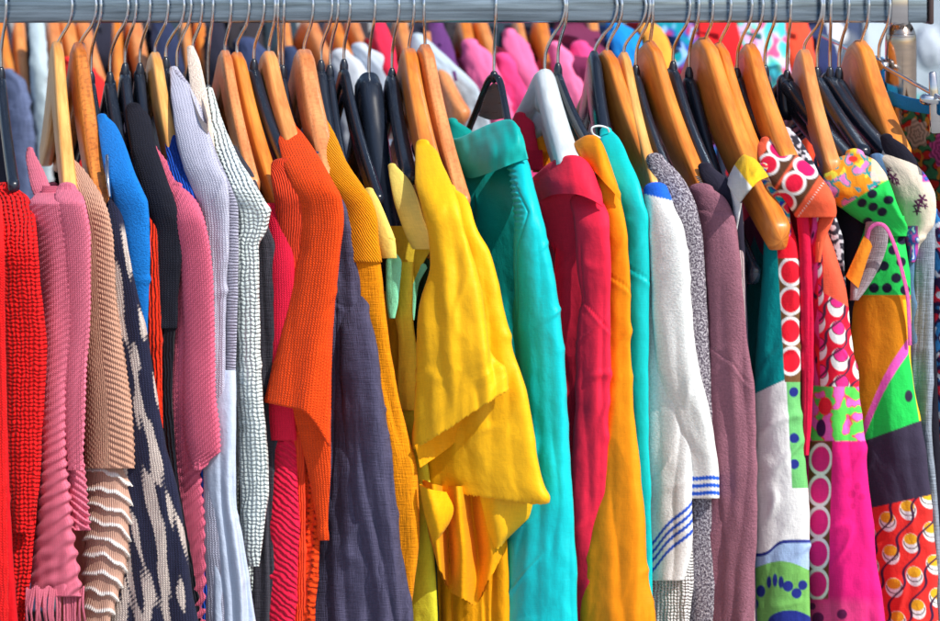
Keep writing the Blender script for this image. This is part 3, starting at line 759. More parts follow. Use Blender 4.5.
# -- lilac cardigan
h9 = ((177, 74), (225, 190))
g = garment('lilac_cardigan', 'pale lilac grey knit cardigan with a ribbed front band', 'cardigan', *h9)
m = F('lilac_knit', (0.42, 0.43, 0.55), 'knit', 2.6, 0.7); mb = F('lilac_jersey', (0.42, 0.49, 0.63), 'cotton'); mr = F('lilac_rib', (0.40, 0.40, 0.52), 'rib', 3.0, ang=PI / 2)
tube('sleeve', [(69, 170, 178), (82, 171, 187), (95, 172, 195), (128, 175, 206), (159, 181, 217), (189, 191, 229), (215, 198, 229), (250, 202, 228), (330, 204, 225), (410, 202, 226), (470, 203, 226), (520, 204, 229), (590, 206, 236), (640, 206, 240)], m, g, yt=-0.02, yb=-0.195, ysh=200, fold=2, crump=1.5)
tube('front_band', [(72, 174, 180), (95, 188, 197), (128, 200, 208), (159, 210, 219), (189, 222, 232), (212, 224, 238), (250, 225, 238), (330, 225, 237), (372, 224, 236), (420, 222, 235)], mr, g, yt=-0.03, yb=-0.198, ysh=200, fold=1, crump=0.5)
tube('lower_panel', [(370, 204, 236), (470, 204, 237), (502, 206, 238), (545, 207, 246), (590, 208, 252), (640, 208, 257)], mb, g, yt=-0.19, yb=-0.2, fold=4.5, ff=14, crump=0.8, topcap=False)
body([(69, 170, 178), (189, 191, 229), (640, 206, 250)], mb, g, *h9, yt=-0.03)

# -- cream fleece
h10 = ((193, 50), (222, 160))
g = garment('cream_fleece', 'cream fleece top whose shoulder rises highest on the left half of the rail', 'top', *h10)
m = F('cream_fleece', (0.72, 0.60, 0.52), 'terry', depth=0.9)
r = [(48, 187, 194), (62, 188, 200), (95, 191, 207), (135, 197, 213), (200, 205, 220), (640, 215, 228)]
tube('sleeve', r, m, g, yt=-0.005, yb=-0.17, ysh=200, fold=1); body(r, m, g, *h10, yt=-0.03)

# -- white openwork knit
h11 = ((208, 92), (250, 195))
g = garment('white_sweater', 'white openwork knit sweater with a puffed shoulder', 'sweater', *h11)
m = F('white_open_knit', (0.66, 0.79, 0.82), 'open', 4.2, 1.0, cav0=0.80)
r = [(90, 205, 213), (122, 207, 223), (159, 213, 239), (185, 219, 255), (200, 225, 264), (213, 230, 270), (228, 232, 268), (247, 234, 259), (290, 236, 258), (330, 236, 259), (400, 237, 262), (430, 238, 265), (487, 239, 269), (515, 240, 266), (545, 243, 263), (566, 248, 260)]
tube('sleeve', r, m, g, yt=-0.04, yb=-0.195, ysh=205, fold=1.6, crump=1.4)
tube('lower_panel', [(520, 236, 258), (570, 240, 257), (640, 242, 257)], m, g, yt=-0.17, yb=-0.17, fold=2, topcap=False)
body(r[:6] + [(640, 238, 257)], m, g, *h11, yt=-0.05)

# -- charcoal
h12 = ((225, 58), (253, 185))
g = garment('charcoal_trousers', 'charcoal garment hanging as a narrow dark strip left of the crimson knit', 'garment', *h12)
m = F('charcoal_twill', (0.045, 0.045, 0.06), 'linen')
r = [(150, 222, 238), (180, 233, 256), (225, 243, 268), (247, 248, 275), (321, 250, 277), (420, 252, 277), (640, 250, 279)]
tube('front', r, m, g, yt=-0.13, yb=-0.178, ysh=225, fold=2.5, ff=12); body(r, m, g, *h12, yt=-0.12)

# -- crimson knit
h13 = ((237, 57), (278, 208))
g = garment('crimson_sweater', 'crimson knit sweater with a ribbed lower sleeve', 'sweater', *h13)
m = F('crimson_knit', (0.70, 0.012, 0.048), 'knit', 2.4, 0.6); mr = F('crimson_rib', (0.72, 0.012, 0.055), 'rib', 5.0, ang=0.9)
tube('sleeve', [(209, 262, 280), (216, 264, 288), (247, 267, 294), (300, 269, 295), (400, 268, 295), (440, 269, 297)], m, g, yt=-0.17, yb=-0.19, fold=1.5)
tube('ribbed_sleeve', [(420, 268, 295), (480, 270, 298), (525, 266, 300), (545, 268, 298), (600, 266, 296), (640, 266, 293)], mr, g, yt=-0.182, yb=-0.19, fold=2.5, crump=1.5, topcap=False)
body([(209, 262, 280), (640, 266, 293)], m, g, *h13, yt=-0.14)

# -- rust jumper
h14 = ((254, 66), (292, 165))
g = garment('rust_jumper', 'rust red jumper with a rounded shoulder, tucked behind the bright orange sweater', 'sweater', *h14)
m = F('rust_knit', (0.70, 0.05, 0.014), 'rib', 2.4, 0.7)
r = [(165, 271, 294), (172, 271, 306), (190, 273, 314), (205, 275, 316), (236, 277, 311), (270, 281, 308), (320, 284, 305), (640, 284, 306)]
tube('sleeve', r, m, g, yt=-0.155, yb=-0.19, ysh=200, fold=1.4); body(r, m, g, *h14, yt=-0.13)

# -- orange sweater
h15 = ((269, 60), (312, 160))
g = garment('orange_sweater', 'bright orange ribbed sweater with a wide batwing sleeve', 'sweater', *h15)
m = F('orange_knit', (0.84, 0.062, 0.006), 'knit', 2.8, 0.9); mr = F('orange_rib', (0.80, 0.055, 0.006), 'rib', 4.0); mo = F('orange_lace', (0.72, 0.05, 0.006), 'open', 7.0, 1.0)
def hemcurve(u, v, w):
    t = np.clip((u + w / 2) / w, 0, 1)
    return sstep(330, 402, v) * (14 * t + 46 * np.clip(t - .55, 0, 1) ** 1.6 * 2.4)
tube('sleeve', [(126, 275, 296), (135, 277, 304), (162, 283, 322), (185, 291, 335), (199, 296, 342), (221, 299, 344), (250, 298, 341), (273, 294, 339), (300, 289, 336), (350, 276, 333), (402, 264, 331)], m, g, yt=-0.07, yb=-0.212, ysh=200, fold=2.0, crump=0.8, seam=hemcurve)
tube('sleeve_lining', [(400, 286, 331), (440, 300, 331), (490, 312, 330), (540, 320, 328)], m, g, yt=-0.206, yb=-0.208, fold=1.5, topcap=False)
tube('lace_panel', [(390, 285, 328), (430, 295, 326), (480, 298, 323), (530, 296, 320), (572, 292, 316), (640, 288, 312)], mo, g, yt=-0.18, yb=-0.19, fold=4, ff=14, crump=2, topcap=False)
body([(126, 275, 296), (199, 296, 342), (402, 285, 331), (640, 288, 306)], m, g, *h15, yt=-0.09)

# -- slate coat
h17 = ((304, 62), (332, 178))
g = garment('slate_coat', 'slate grey linen coat right of the orange sweater', 'coat', *h17)
m = F('slate_linen', (0.066, 0.062, 0.115), 'linen', sheen=0.2)
r = [(155, 311, 322), (182, 318, 336), (202, 322, 345), (247, 325, 356), (302, 325, 367), (347, 320, 377), (402, 316, 385), (442, 314, 390), (539, 314, 399), (580, 312, 404), (640, 304, 413)]
tube('front', r, m, g, yt=-0.14, yb=-0.185, ysh=215, fold=6, ff=24, crump=2.6, grooves=[('h', [(328, 296), (345, 308), (368, 305)]), ('v', [(337, 300), (334, 400), (330, 500)])])
tube('sleeve', [(300, 340, 367), (347, 340, 377), (402, 342, 386), (450, 344, 391), (500, 350, 395), (539, 356, 399), (580, 360, 404), (640, 366, 412)], m, g, yt=-0.19, yb=-0.212, fold=5, ff=18, crump=2.6, topcap=True)
body(r, m, g, *h17, yt=-0.14)

# -- mustard sweater
h18 = ((321, 67), (352, 175))
g = garment('mustard_sweater', 'mustard yellow sweater with a knitted yoke, left of the broad black hanger', 'sweater', *h18)
m = F('mustard_knit', (0.76, 0.27, 0.004), 'rib', 2.2, 0.7, ang=0.5); m2 = F('mustard_linen', (0.76, 0.26, 0.004), 'linen')
tube('yoke', [(117, 316, 325), (135, 318, 335), (162, 322, 347), (185, 329, 362), (200, 335, 372), (217, 338, 377), (240, 340, 379), (262, 342, 382)], m, g, yt=-0.07, yb=-0.192, ysh=205, fold=1.5, crump=1)
tube('front', [(236, 338, 377), (261, 341, 380), (328, 346, 387), (365, 350, 392), (410, 354, 401), (464, 360, 415), (513, 366, 418), (583, 374, 413), (640, 379, 409)], m2, g, yt=-0.19, yb=-0.19, fold=2.5, topcap=False)
body([(117, 316, 325), (200, 335, 372), (640, 379, 408)], m2, g, *h18, yt=-0.08)

# -- pale yellow dress
h21 = ((369, 82), (400, 200))
g = garment('yellow_dress', 'pale yellow sleeveless dress with mint green facing inside its armholes', 'dress', *h21)
m = F('pale_yellow_cotton', (0.80, 0.58, 0.13), 'cotton', depth=0.8, var=.2); ml = F('lime_cotton', (0.60, 0.56, 0.03), 'cotton', var=.2); mg = F('mint_facing', (0.22, 0.68, 0.42), 'cotton'); my = F('strap_yellow', (0.84, 0.55, 0.04), 'cotton')
tube('strap', [(191, 364, 374), (200, 366, 379), (222, 371, 388), (242, 376, 395), (258, 380, 397)], m, g, yt=-0.16, yb=-0.195, fold=1)
tube('strap', [(166, 388, 396), (180, 390, 409), (200, 394, 418), (222, 401, 425), (238, 407, 432), (249, 413, 434)], m, g, yt=-0.13, yb=-0.19, ysh=230, fold=1)
tube('yoke', [(226, 391, 432), (245, 390, 432), (262, 392, 424), (285, 393, 416)], my, g, yt=-0.155, yb=-0.16, fold=1, d=8, topcap=False)
tube('facing', [(254, 389, 397), (262, 386, 402), (285, 386, 400), (304, 387, 398), (318, 389, 395)], mg, g, yt=-0.185, yb=-0.188, fold=1.5, d=6, topcap=False)
tube('facing', [(268, 408, 427), (284, 407, 419), (320, 408, 414)], mg, g, yt=-0.165, yb=-0.165, fold=.5, d=6)
tube('front', [(262, 388, 414), (285, 392, 413), (314, 394, 412), (340, 398, 414), (370, 398, 417), (410, 399, 420)], my, g, yt=-0.17, yb=-0.18, fold=2.5, ff=12, topcap=False)
tube('skirt', [(370, 396, 418), (410, 398, 422), (500, 403, 432), (560, 406, 435), (640, 408, 438)], ml, g, yt=-0.17, yb=-0.18, fold=2.5, topcap=False)
body([(226, 384, 420), (300, 390, 420), (640, 408, 432)], ml, g, *h21, yt=-0.14, ysh=290)
g = garment('dark_green_vest', 'dark green top showing through the armhole of the pale yellow dress', 'top', (392, 75), (412, 180))
m = F('dark_green_cotton', (0.02, 0.05, 0.025), 'cotton')
r = [(262, 400, 430), (300, 400, 432), (380, 404, 432), (640, 410, 440)]
tube('front', r, m, g, yt=-0.14, yb=-0.145, d=12, fold=1); body(r, m, g, (392, 75), (412, 180), yt=-0.14)

# -- yellow blouse
h23 = ((409, 60), (432, 160))
g = garment('yellow_blouse', 'bright yellow blouse with a wide draped sleeve and raw frayed hems', 'blouse', *h23)
m = F('yellow_satin', (0.76, 0.395, 0.003), 'cotton', depth=0.5, rough=0.55, sheen=0.2); mi = F('yellow_shaded_inside', (0.72, 0.30, 0.003), 'cotton', rough=0.6)  # second material is a darker copy, shade of the inner folds in its colour
def ragged(y0, a=1.2):
    return lambda u, v, w: a * sstep(y0 - 3, y0, v) * np.sin(u * 2.4 + 2 * np.sin(u * .7))
def cuff(u, v, w):
    t = np.clip((u + w / 2) / w, 0, 1)
    return sstep(330, 400, v) * (-54 * (t ** 0.9) + 0) + 1.0 * sstep(396, 400, v) * np.sin(u * 2.3)
# the sleeve: top of the shoulder down to a slanting open cuff
tube('sleeve', [(144, 416, 430), (152, 415, 438), (165, 415, 443), (178, 415, 449), (205, 421, 458), (235, 428, 463), (263, 430, 470), (303, 423, 480), (340, 418, 490), (372, 415, 498), (400, 414, 503), (448, 413, 506)],
     m, g, yt=-0.15, yb=-0.235, ysh=225, fold=4.2, ff=24, crump=1.2, seam=lambda u, v, w: -58 * sstep(340, 448, v) * np.clip((u + w / 2) / w, 0, 1) ** 1.1 + sstep(444, 448, v) * (2.4 * pn(u * .5, u * 0 + 3.3) + .5 * np.sin(u * 2.3)), k=0.5)
loft('sleeve_lining', [[(500, 376, -.222), (470, 396, -.224), (440, 420, -.224), (415, 446, -.222)], [(506, 386, -.226), (478, 408, -.216), (446, 434, -.214), (418, 458, -.22)], [(505, 394, -.23), (484, 416, -.212), (450, 446, -.212), (420, 468, -.222)]], mi, g, 60, 24, wr=2, wf=20)
tube('front', [(190, 436, 456), (196, 436, 465), (227, 434, 476), (251, 433, 489), (311, 430, 505), (380, 424, 520), (420, 422, 528), (455, 420, 534), (482, 419, 541), (492, 420, 546), (498, 426, 543)],
     m, g, yt=-0.18, yb=-0.205, ysh=240, fold=3.0, ff=40, crump=1.4, seam=lambda u, v, w: sstep(380, 497, v) * (-8 + 14 * np.clip((u + w / 2) / w, 0, 1)) + sstep(493, 497, v) * (2.4 * pn(u * .5, u * 0 + 7.3) + .5 * np.sin(u * 2.2)))
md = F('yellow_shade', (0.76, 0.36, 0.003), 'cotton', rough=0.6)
loft('hem_flap', [[(478, 488, -.210), (500, 493, -.224), (522, 497, -.222), (545, 501, -.210)], [(484, 512, -.212), (498, 516, -.226), (514, 516, -.222), (531, 515, -.212)], [(489, 532, -.212), (498, 535, -.222), (506, 533, -.222), (515, 530, -.212)], [(494, 547, -.212), (497, 548, -.216), (500, 546, -.216), (504, 541, -.212)]], m, g, 60, 40, wr=1.2, wf=22, rag=.9)
loft('gathered_hem', [[(423, 480, -.196), (434, 484, -.216), (444, 486, -.190), (458, 486, -.216), (470, 488, -.190), (484, 490, -.212), (502, 494, -.196)],
   [(426, 510, -.196), (436, 514, -.220), (446, 514, -.186), (460, 514, -.222), (472, 514, -.184), (486, 514, -.212), (502, 514, -.196)],
   [(430, 536, -.196), (438, 546, -.220), (449, 550, -.184), (463, 552, -.222), (477, 550, -.182), (491, 544, -.212), (503, 534, -.196)],
   [(434, 548, -.196), (440, 570, -.216), (450, 590, -.188), (463, 598, -.216), (476, 604, -.188), (489, 580, -.208), (506, 546, -.196)]], mi, g, 110, 44, wr=1.0, wf=20, rag=.9)
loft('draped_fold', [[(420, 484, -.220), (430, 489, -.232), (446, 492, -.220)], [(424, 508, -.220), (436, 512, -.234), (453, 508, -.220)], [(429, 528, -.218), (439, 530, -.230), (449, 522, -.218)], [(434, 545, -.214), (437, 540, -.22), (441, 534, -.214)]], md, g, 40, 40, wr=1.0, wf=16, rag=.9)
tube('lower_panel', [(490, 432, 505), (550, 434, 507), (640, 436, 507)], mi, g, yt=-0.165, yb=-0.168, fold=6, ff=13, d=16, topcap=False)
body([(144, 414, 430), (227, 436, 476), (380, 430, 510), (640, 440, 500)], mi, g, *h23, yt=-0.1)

# -- teal shirt
h25 = ((494, 74), (520, 165))
g = garment('teal_shirt', 'glossy teal blouse with a tall folded collar and gathered shoulder seam', 'shirt', *h25)
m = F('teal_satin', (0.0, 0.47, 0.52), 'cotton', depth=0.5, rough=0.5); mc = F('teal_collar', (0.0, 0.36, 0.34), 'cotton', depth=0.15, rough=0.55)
mb = F('teal_shaded_body', (0.0, 0.27, 0.25), 'cotton', depth=0.5, rough=0.5)  # darker copy of the satin, shade on the left face in its colour
loft('collar', [[(456, 160, -.03), (470, 158, -.06), (495, 148, -.09), (512, 140, -.12)], [(449, 140, -.045), (462, 138, -.085), (488, 126, -.125), (508, 121, -.15), (518, 128, -.165)], [(449, 146, -.06), (465, 146, -.11), (492, 135, -.15), (513, 128, -.172), (522, 136, -.178)],
     [(452, 156, -.066), (466, 163, -.12), (492, 152, -.165), (514, 145, -.185), (525, 146, -.186)], [(455, 164, -.06), (469, 178, -.112), (492, 172, -.165), (512, 164, -.187), (528, 159, -.19)]], mc, g, 70, 50, wr=5, wf=26)
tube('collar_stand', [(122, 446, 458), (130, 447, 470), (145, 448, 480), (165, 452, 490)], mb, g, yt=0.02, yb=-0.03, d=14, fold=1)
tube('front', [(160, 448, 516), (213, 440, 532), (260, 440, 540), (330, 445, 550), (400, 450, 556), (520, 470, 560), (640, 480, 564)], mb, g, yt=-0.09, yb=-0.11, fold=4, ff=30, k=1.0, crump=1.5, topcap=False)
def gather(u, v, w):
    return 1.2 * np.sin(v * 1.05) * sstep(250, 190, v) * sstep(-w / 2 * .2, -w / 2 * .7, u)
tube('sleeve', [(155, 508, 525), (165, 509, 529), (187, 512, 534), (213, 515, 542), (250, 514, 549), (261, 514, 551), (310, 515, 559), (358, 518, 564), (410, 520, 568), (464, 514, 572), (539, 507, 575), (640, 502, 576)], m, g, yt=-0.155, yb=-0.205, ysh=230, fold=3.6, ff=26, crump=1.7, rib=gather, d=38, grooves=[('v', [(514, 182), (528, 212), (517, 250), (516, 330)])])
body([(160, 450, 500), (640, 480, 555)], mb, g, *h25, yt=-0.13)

# -- red shirt
h26 = ((545, 76), (570, 160))
g = garment('red_shirt', 'crimson red shirt with a turned down collar on the white hanger', 'shirt', *h26)
m = F('red_cotton', (0.72, 0.018, 0.055), 'cotton', depth=0.5, rough=0.65)
loft('collar', [[(536, 188, -.10), (556, 172, -.13), (578, 168, -.16), (594, 186, -.17)], [(529, 182, -.12), (551, 163, -.155), (572, 156, -.178), (587, 163, -.19), (599, 186, -.19)], [(530, 187, -.13), (553, 170, -.168), (574, 163, -.19), (589, 172, -.20), (601, 194, -.20)],
     [(533, 194, -.135), (553, 183, -.178), (574, 180, -.20), (590, 188, -.208), (602, 200, -.206)], [(537, 203, -.132), (553, 195, -.178), (574, 194, -.202), (590, 199, -.21), (603, 207, -.207)]], m, g, 70, 50, wr=3, wf=30)
tube('collar_back', [(116, 514, 526), (124, 512, 534), (140, 514, 536), (170, 520, 545)], m, g, yt=0.03, yb=-0.02, d=14, fold=1)
tube('front', [(180, 528, 592), (199, 530, 600), (217, 534, 604), (273, 538, 605), (328, 544, 604), (410, 550, 604), (500, 556, 603), (640, 560, 604)], m, g, yt=-0.15, yb=-0.145, fold=2.6, ff=30, crump=1.6, topcap=False)
tube('sleeve', [(200, 570, 602), (208, 571, 606), (217, 574, 609), (245, 576, 610), (273, 578, 611), (297, 582, 610), (330, 578, 610), (410, 576, 609), (500, 572, 607), (640, 566, 606)], m, g, yt=-0.18, yb=-0.2, ysh=230, fold=3.2, ff=24, crump=1.8, grooves=[('v', [(580, 245), (582, 280), (584, 300)]), ('h', [(562, 334), (584, 301), (609, 330)])])
body([(180, 528, 590), (640, 560, 600)], m, g, *h26, yt=-0.13)

# -- amber shirt
h27 = ((558, 70), (592, 150))
g = garment('amber_shirt', 'amber orange shirt whose front flares out at the bottom', 'shirt', *h27)
m = F('amber_cotton', (0.80, 0.235, 0.006), 'cotton', depth=0.4, rough=0.65)
loft('collar', [[(574, 158, -.10), (586, 146, -.13), (598, 152, -.15), (610, 186, -.17)], [(567, 152, -.12), (578, 141, -.15), (590, 136, -.168), (601, 143, -.18), (616, 184, -.19)], [(568, 157, -.13), (579, 147, -.165), (592, 143, -.182), (603, 152, -.195), (618, 190, -.20)],
     [(571, 166, -.13), (581, 158, -.17), (593, 157, -.19), (605, 168, -.203), (620, 194, -.205)], [(575, 174, -.125), (583, 169, -.168), (594, 171, -.19), (606, 184, -.205), (621, 201, -.206)]], m, g, 70, 50, wr=2.5, wf=30)
tube('collar_back', [(134, 545, 555), (142, 533, 556), (158, 531, 552), (172, 533, 560)], m, g, yt=0.0, yb=-0.02, d=12, fold=1)
tube('front', [(180, 584, 616), (200, 592, 621), (224, 600, 625), (291, 604, 630), (350, 604, 631), (402, 602, 633), (440, 600, 637), (483, 597, 641), (520, 592, 645), (558, 586, 648), (621, 577, 655), (640, 574, 657)], m, g, yt=-0.178, yb=-0.195, ysh=240, y2=-0.225, fold=2.8, ff=24, crump=1.6, grooves=[('h', [(603, 270), (612, 277), (625, 286), (631, 293)])])
body([(180, 584, 616), (402, 602, 628), (640, 590, 648)], m, g, *h27, yt=-0.14)

# -- turquoise blouse
h28 = ((594, 70), (618, 160))
g = garment('turquoise_blouse', 'turquoise blouse with a white loop at its neck, right of the amber shirt', 'blouse', *h28)
m = F('turquoise_satin', (0.0, 0.46, 0.47), 'cotton', depth=0.4, rough=0.5)
tube('sleeve', [(131, 600, 612), (138, 600, 619), (162, 604, 630), (185, 609, 640), (202, 614, 644), (217, 617, 648), (273, 620, 649), (365, 620, 649), (450, 622, 650), (540, 626, 652), (640, 630, 654)], m, g, yt=-0.12, yb=-0.188, ysh=210, fold=2.2, ff=20, crump=1.2, grooves=[('h', [(626, 266), (634, 271), (648, 280)])])
tube('collar_back', [(108, 556, 566), (114, 557, 576), (135, 560, 582), (165, 566, 600)], m, g, yt=0.0, yb=-0.04, d=12, fold=1)
lp = spline([W(600, 138, -.13), W(593, 134, -.135), W(592, 128, -.137), W(599, 126, -.136), W(607, 128, -.133), W(609, 132, -.13)], 40)
sweep('loop', lp, 0.0019, 0.0019, WHITEP, g, up=(0, 1, 0), n=8, pw=2)
body([(131, 600, 612), (640, 630, 650)], m, g, *h28, yt=-0.12)

# -- white sweater
h29 = ((607, 63), (664, 195))
g = garment('white_sweater', 'white soft sweater with a blue neckband and blue striped cuff', 'sweater', *h29)
def stripe(px, py, u, w):
    c = np.zeros(px.shape + (3,)) + C(0.74, 0.80, 0.90)
    t = py
    m_ = np.zeros_like(px)
    for y in (478, 485.5, 493):
        m_ = np.maximum(m_, mask(np.abs(t - y - 0.02 * u + 0.7 * np.sin(u / 5.0)) - 1.9 - 0.4 * np.sin(u * 1.9)))
    c = blend(c, C(0.015, 0.10, 0.62), m_)
    return blend(c, C(0.015, 0.12, 0.65), mask(py - (196.5 + 0.25 * (px - 655) + 0.5 * np.sin(px * 2.0))))
def stripe2(px, py, u, w):
    c = np.zeros(px.shape + (3,)) + C(0.74, 0.80, 0.90)
    y0 = 545 - 1.18 * (px - 650) + 0.004 * (px - 650) ** 2
    m_ = np.zeros_like(px)
    for o_ in (0, 8.5, 17, 27):
        m_ = np.maximum(m_, mask(np.abs(py - y0 - o_ + 0.8 * np.sin(px / 5.0)) - 2.0 - 0.4 * np.sin(px * 1.9)))
    return blend(c, C(0.015, 0.08, 0.52), m_)
ms = F('white_terry', (1, 1, 1), 'terry', depth=0.3, attr=True, var=.06)
mw = F('white_lace', (0.76, 0.79, 0.82), 'open', 3.4, 1.0, cav0=0.85)
tube('sleeve', [(189, 644, 668), (197, 644, 671), (206, 646, 674), (228, 649, 684), (254, 650, 688), (310, 652, 692), (365, 658, 699), (409, 668, 710), (445, 678, 715), (476, 686, 719), (498, 688, 719)], ms, g, yt=-0.185, yb=-0.205, ysh=240, fold=2.0, crump=1.2, prt=stripe, d=26)
tube('front', [(210, 640, 668), (254, 644, 680), (310, 646, 686), (400, 647, 692), (490, 648, 693), (545, 649, 690), (580, 650, 682)], ms, g, yt=-0.185, yb=-0.19, fold=2.5, crump=1.4, prt=stripe2, topcap=False)
tube('lace_hem', [(500, 650, 690), (545, 650, 692), (575, 651, 694), (600, 652, 692), (640, 653, 689)], mw, g, yt=-0.178, yb=-0.182, fold=3, ff=16, crump=2, topcap=False)
body([(189, 644, 668), (640, 653, 685)], mw, g, *h29, yt=-0.16)

# -- grey melange
h31 = ((636, 72), (672, 180))
g = garment('grey_sweater', 'grey speckled bouclé sweater between the white sweater and the mauve cardigan', 'sweater', *h31)
m = F('speckled_boucle', (0.06, 0.05, 0.075), 'melange', col2=(0.24, 0.21, 0.26))
r = [(159, 646, 664), (170, 649, 676), (185, 654, 687), (209, 660, 697), (240, 664, 703), (300, 668, 706), (400, 674, 712), (500, 682, 714), (640, 688, 716)]
tube('sleeve', r, m, g, yt=-0.15, yb=-0.188, ysh=225, fold=1.4); body(r, m, g, *h31, yt=-0.13)

# -- mauve cardigan
h32 = ((650, 56), (709, 198))
g = garment('mauve_cardigan', 'mauve brown knit cardigan with a high collar band', 'cardigan', *h32)
m = F('mauve_knit', (0.25, 0.105, 0.145), 'terry', depth=0.6); mr = F('mauve_collar', (0.26, 0.11, 0.15), 'knit', 2.2, 0.5)
tube('front', [(190, 688, 714), (197, 690, 724), (209, 693, 731), (222, 696, 735), (240, 698, 738), (291, 698, 741), (358, 699, 747), (427, 699, 752), (502, 699, 754), (640, 697, 754)], m, g, yt=-0.18, yb=-0.195, fold=2.5, ff=26, grooves=[('h', [(690, 206), (712, 212), (736, 213)])])
tube('sleeve', [(228, 704, 735), (240, 703, 738), (291, 706, 742), (358, 709, 748), (427, 713, 753), (502, 715, 755), (640, 715, 755)], m, g, yt=-0.196, yb=-0.208, fold=3.0, ff=20, crump=1.4, grooves=[('h', [(704, 338), (717, 352), (732, 362), (748, 384)])])
body([(190, 688, 716), (640, 697, 750)], m, g, *h32, yt=-0.16)

# -- charcoal top and beige-pink top
h33 = ((673, 68), (712, 175))
g = garment('charcoal_jumper', 'dark charcoal top whose shoulder shows behind the mauve collar', 'top', *h33)
m = F('charcoal_jersey', (0.022, 0.020, 0.036), 'cotton')
r = [(167, 698, 712), (180, 702, 728), (195, 710, 737), (206, 718, 742), (240, 722, 744), (640, 735, 757)]
tube('sleeve', r, m, g, yt=-0.15, yb=-0.186, ysh=215, fold=1); body(r, m, g, *h33, yt=-0.13)
g = garment('beige_vest', 'pale pinkish beige top with a dark squiggle, narrow strip behind the mauve cardigan', 'top', (689, 74), (730, 205))
def squig(px, py, u, w):
    c = np.zeros(px.shape + (3,)) + C(0.46, 0.36, 0.38)
    d = np.abs(px - (735.5 + 0.10 * (py - 217) + 1.3 * np.sin(py * 0.62))) - 0.9
    return blend(c, C(0.03, 0.02, 0.03), mask(d) * (py > 217) * (py < 236))
r = [(199, 720, 738), (208, 722, 741), (225, 726, 743), (261, 728, 744), (300, 730, 745), (640, 738, 756)]
tube('front', r, F('beige_vest_knit', (1, 1, 1), 'rib', 2.4, 0.5, attr=True), g, yt=-0.175, yb=-0.19, prt=squig, fold=1); body(r, F('beige_plain', (0.46, 0.36, 0.38), 'cotton'), g, (689, 74), (730, 205), yt=-0.15)

# -- yellow and white tag garment on the large wooden hanger
g = garment('yellow_scarf', 'yellow and white cloth band looped over the large wooden hanger with the notched end', 'scarf', (704, 56), (779, 236))
def band(px, py, u, w):
    c = np.zeros(px.shape + (3,)) + C(0.85, 0.50, 0.02)
    return blend(c, C(0.62, 0.64, 0.64), mask((px - 742.5) - 0.75 * (py - 175)))
loft('band', [[(727, 182, -.17), (735, 166, -.178), (743, 156, -.18), (748, 157, -.176)], [(730, 188, -.196), (739, 172, -.212), (748, 160, -.21), (755, 160, -.20)], [(737, 197, -.212), (746, 182, -.236), (757, 171, -.234), (764, 171, -.215)], [(740, 203, -.212), (748, 192, -.24), (759, 181, -.238), (768, 177, -.214)]], F('band_cotton', (1, 1, 1), 'cotton', attr=True, var=0.05), g, 60, 40, prt=band, wr=2, wf=14)
loft('tail', [[(727, 182, -.17), (733, 190, -.20), (741, 203, -.215)], [(730, 196, -.18), (735, 202, -.20), (740, 210, -.21)], [(732, 226, -.185), (734, 229, -.195), (736, 232, -.2)]], F('tail_cotton', (0.60, 0.62, 0.64), 'cotton'), g, 24, 24, wr=2, wf=10)
g = garment('print_scarf', 'small multicoloured silk top bunched beside the notched wooden hanger', 'top', (719, 58), (768, 190))
def silk(px, py, u, w):
    n1 = pn(px / 7.0, py / 6.0); n2 = pn(px / 6.0 + 9, py / 7.0 + 3)
    c = np.zeros(px.shape + (3,)) + C(0.72, 0.62, 0.30)
    c = blend(c, C(0.02, 0.05, 0.45), mask(-n1 + .08, .15)); c = blend(c, C(0.70, 0.02, 0.05), mask(n1 + .15, .15)); c = blend(c, C(0.0, 0.35, 0.40), mask(-n2 + .22, .15))
    return blend(c, C(0.80, 0.06, 0.35), mask(n2 + .28, .15))
r = [(166, 758, 768), (176, 760, 777), (195, 764, 786), (215, 768, 790), (240, 772, 792)]
tube('front', r, F('silk_print', (1, 1, 1), 'cotton', attr=True), g, yt=-0.165, yb=-0.195, prt=silk, fold=2, crump=2)
body(r + [(640, 790, 800)], F('silk_back', (0.25, 0.03, 0.10), 'cotton'), g, (719, 58), (768, 190), yt=-0.15)

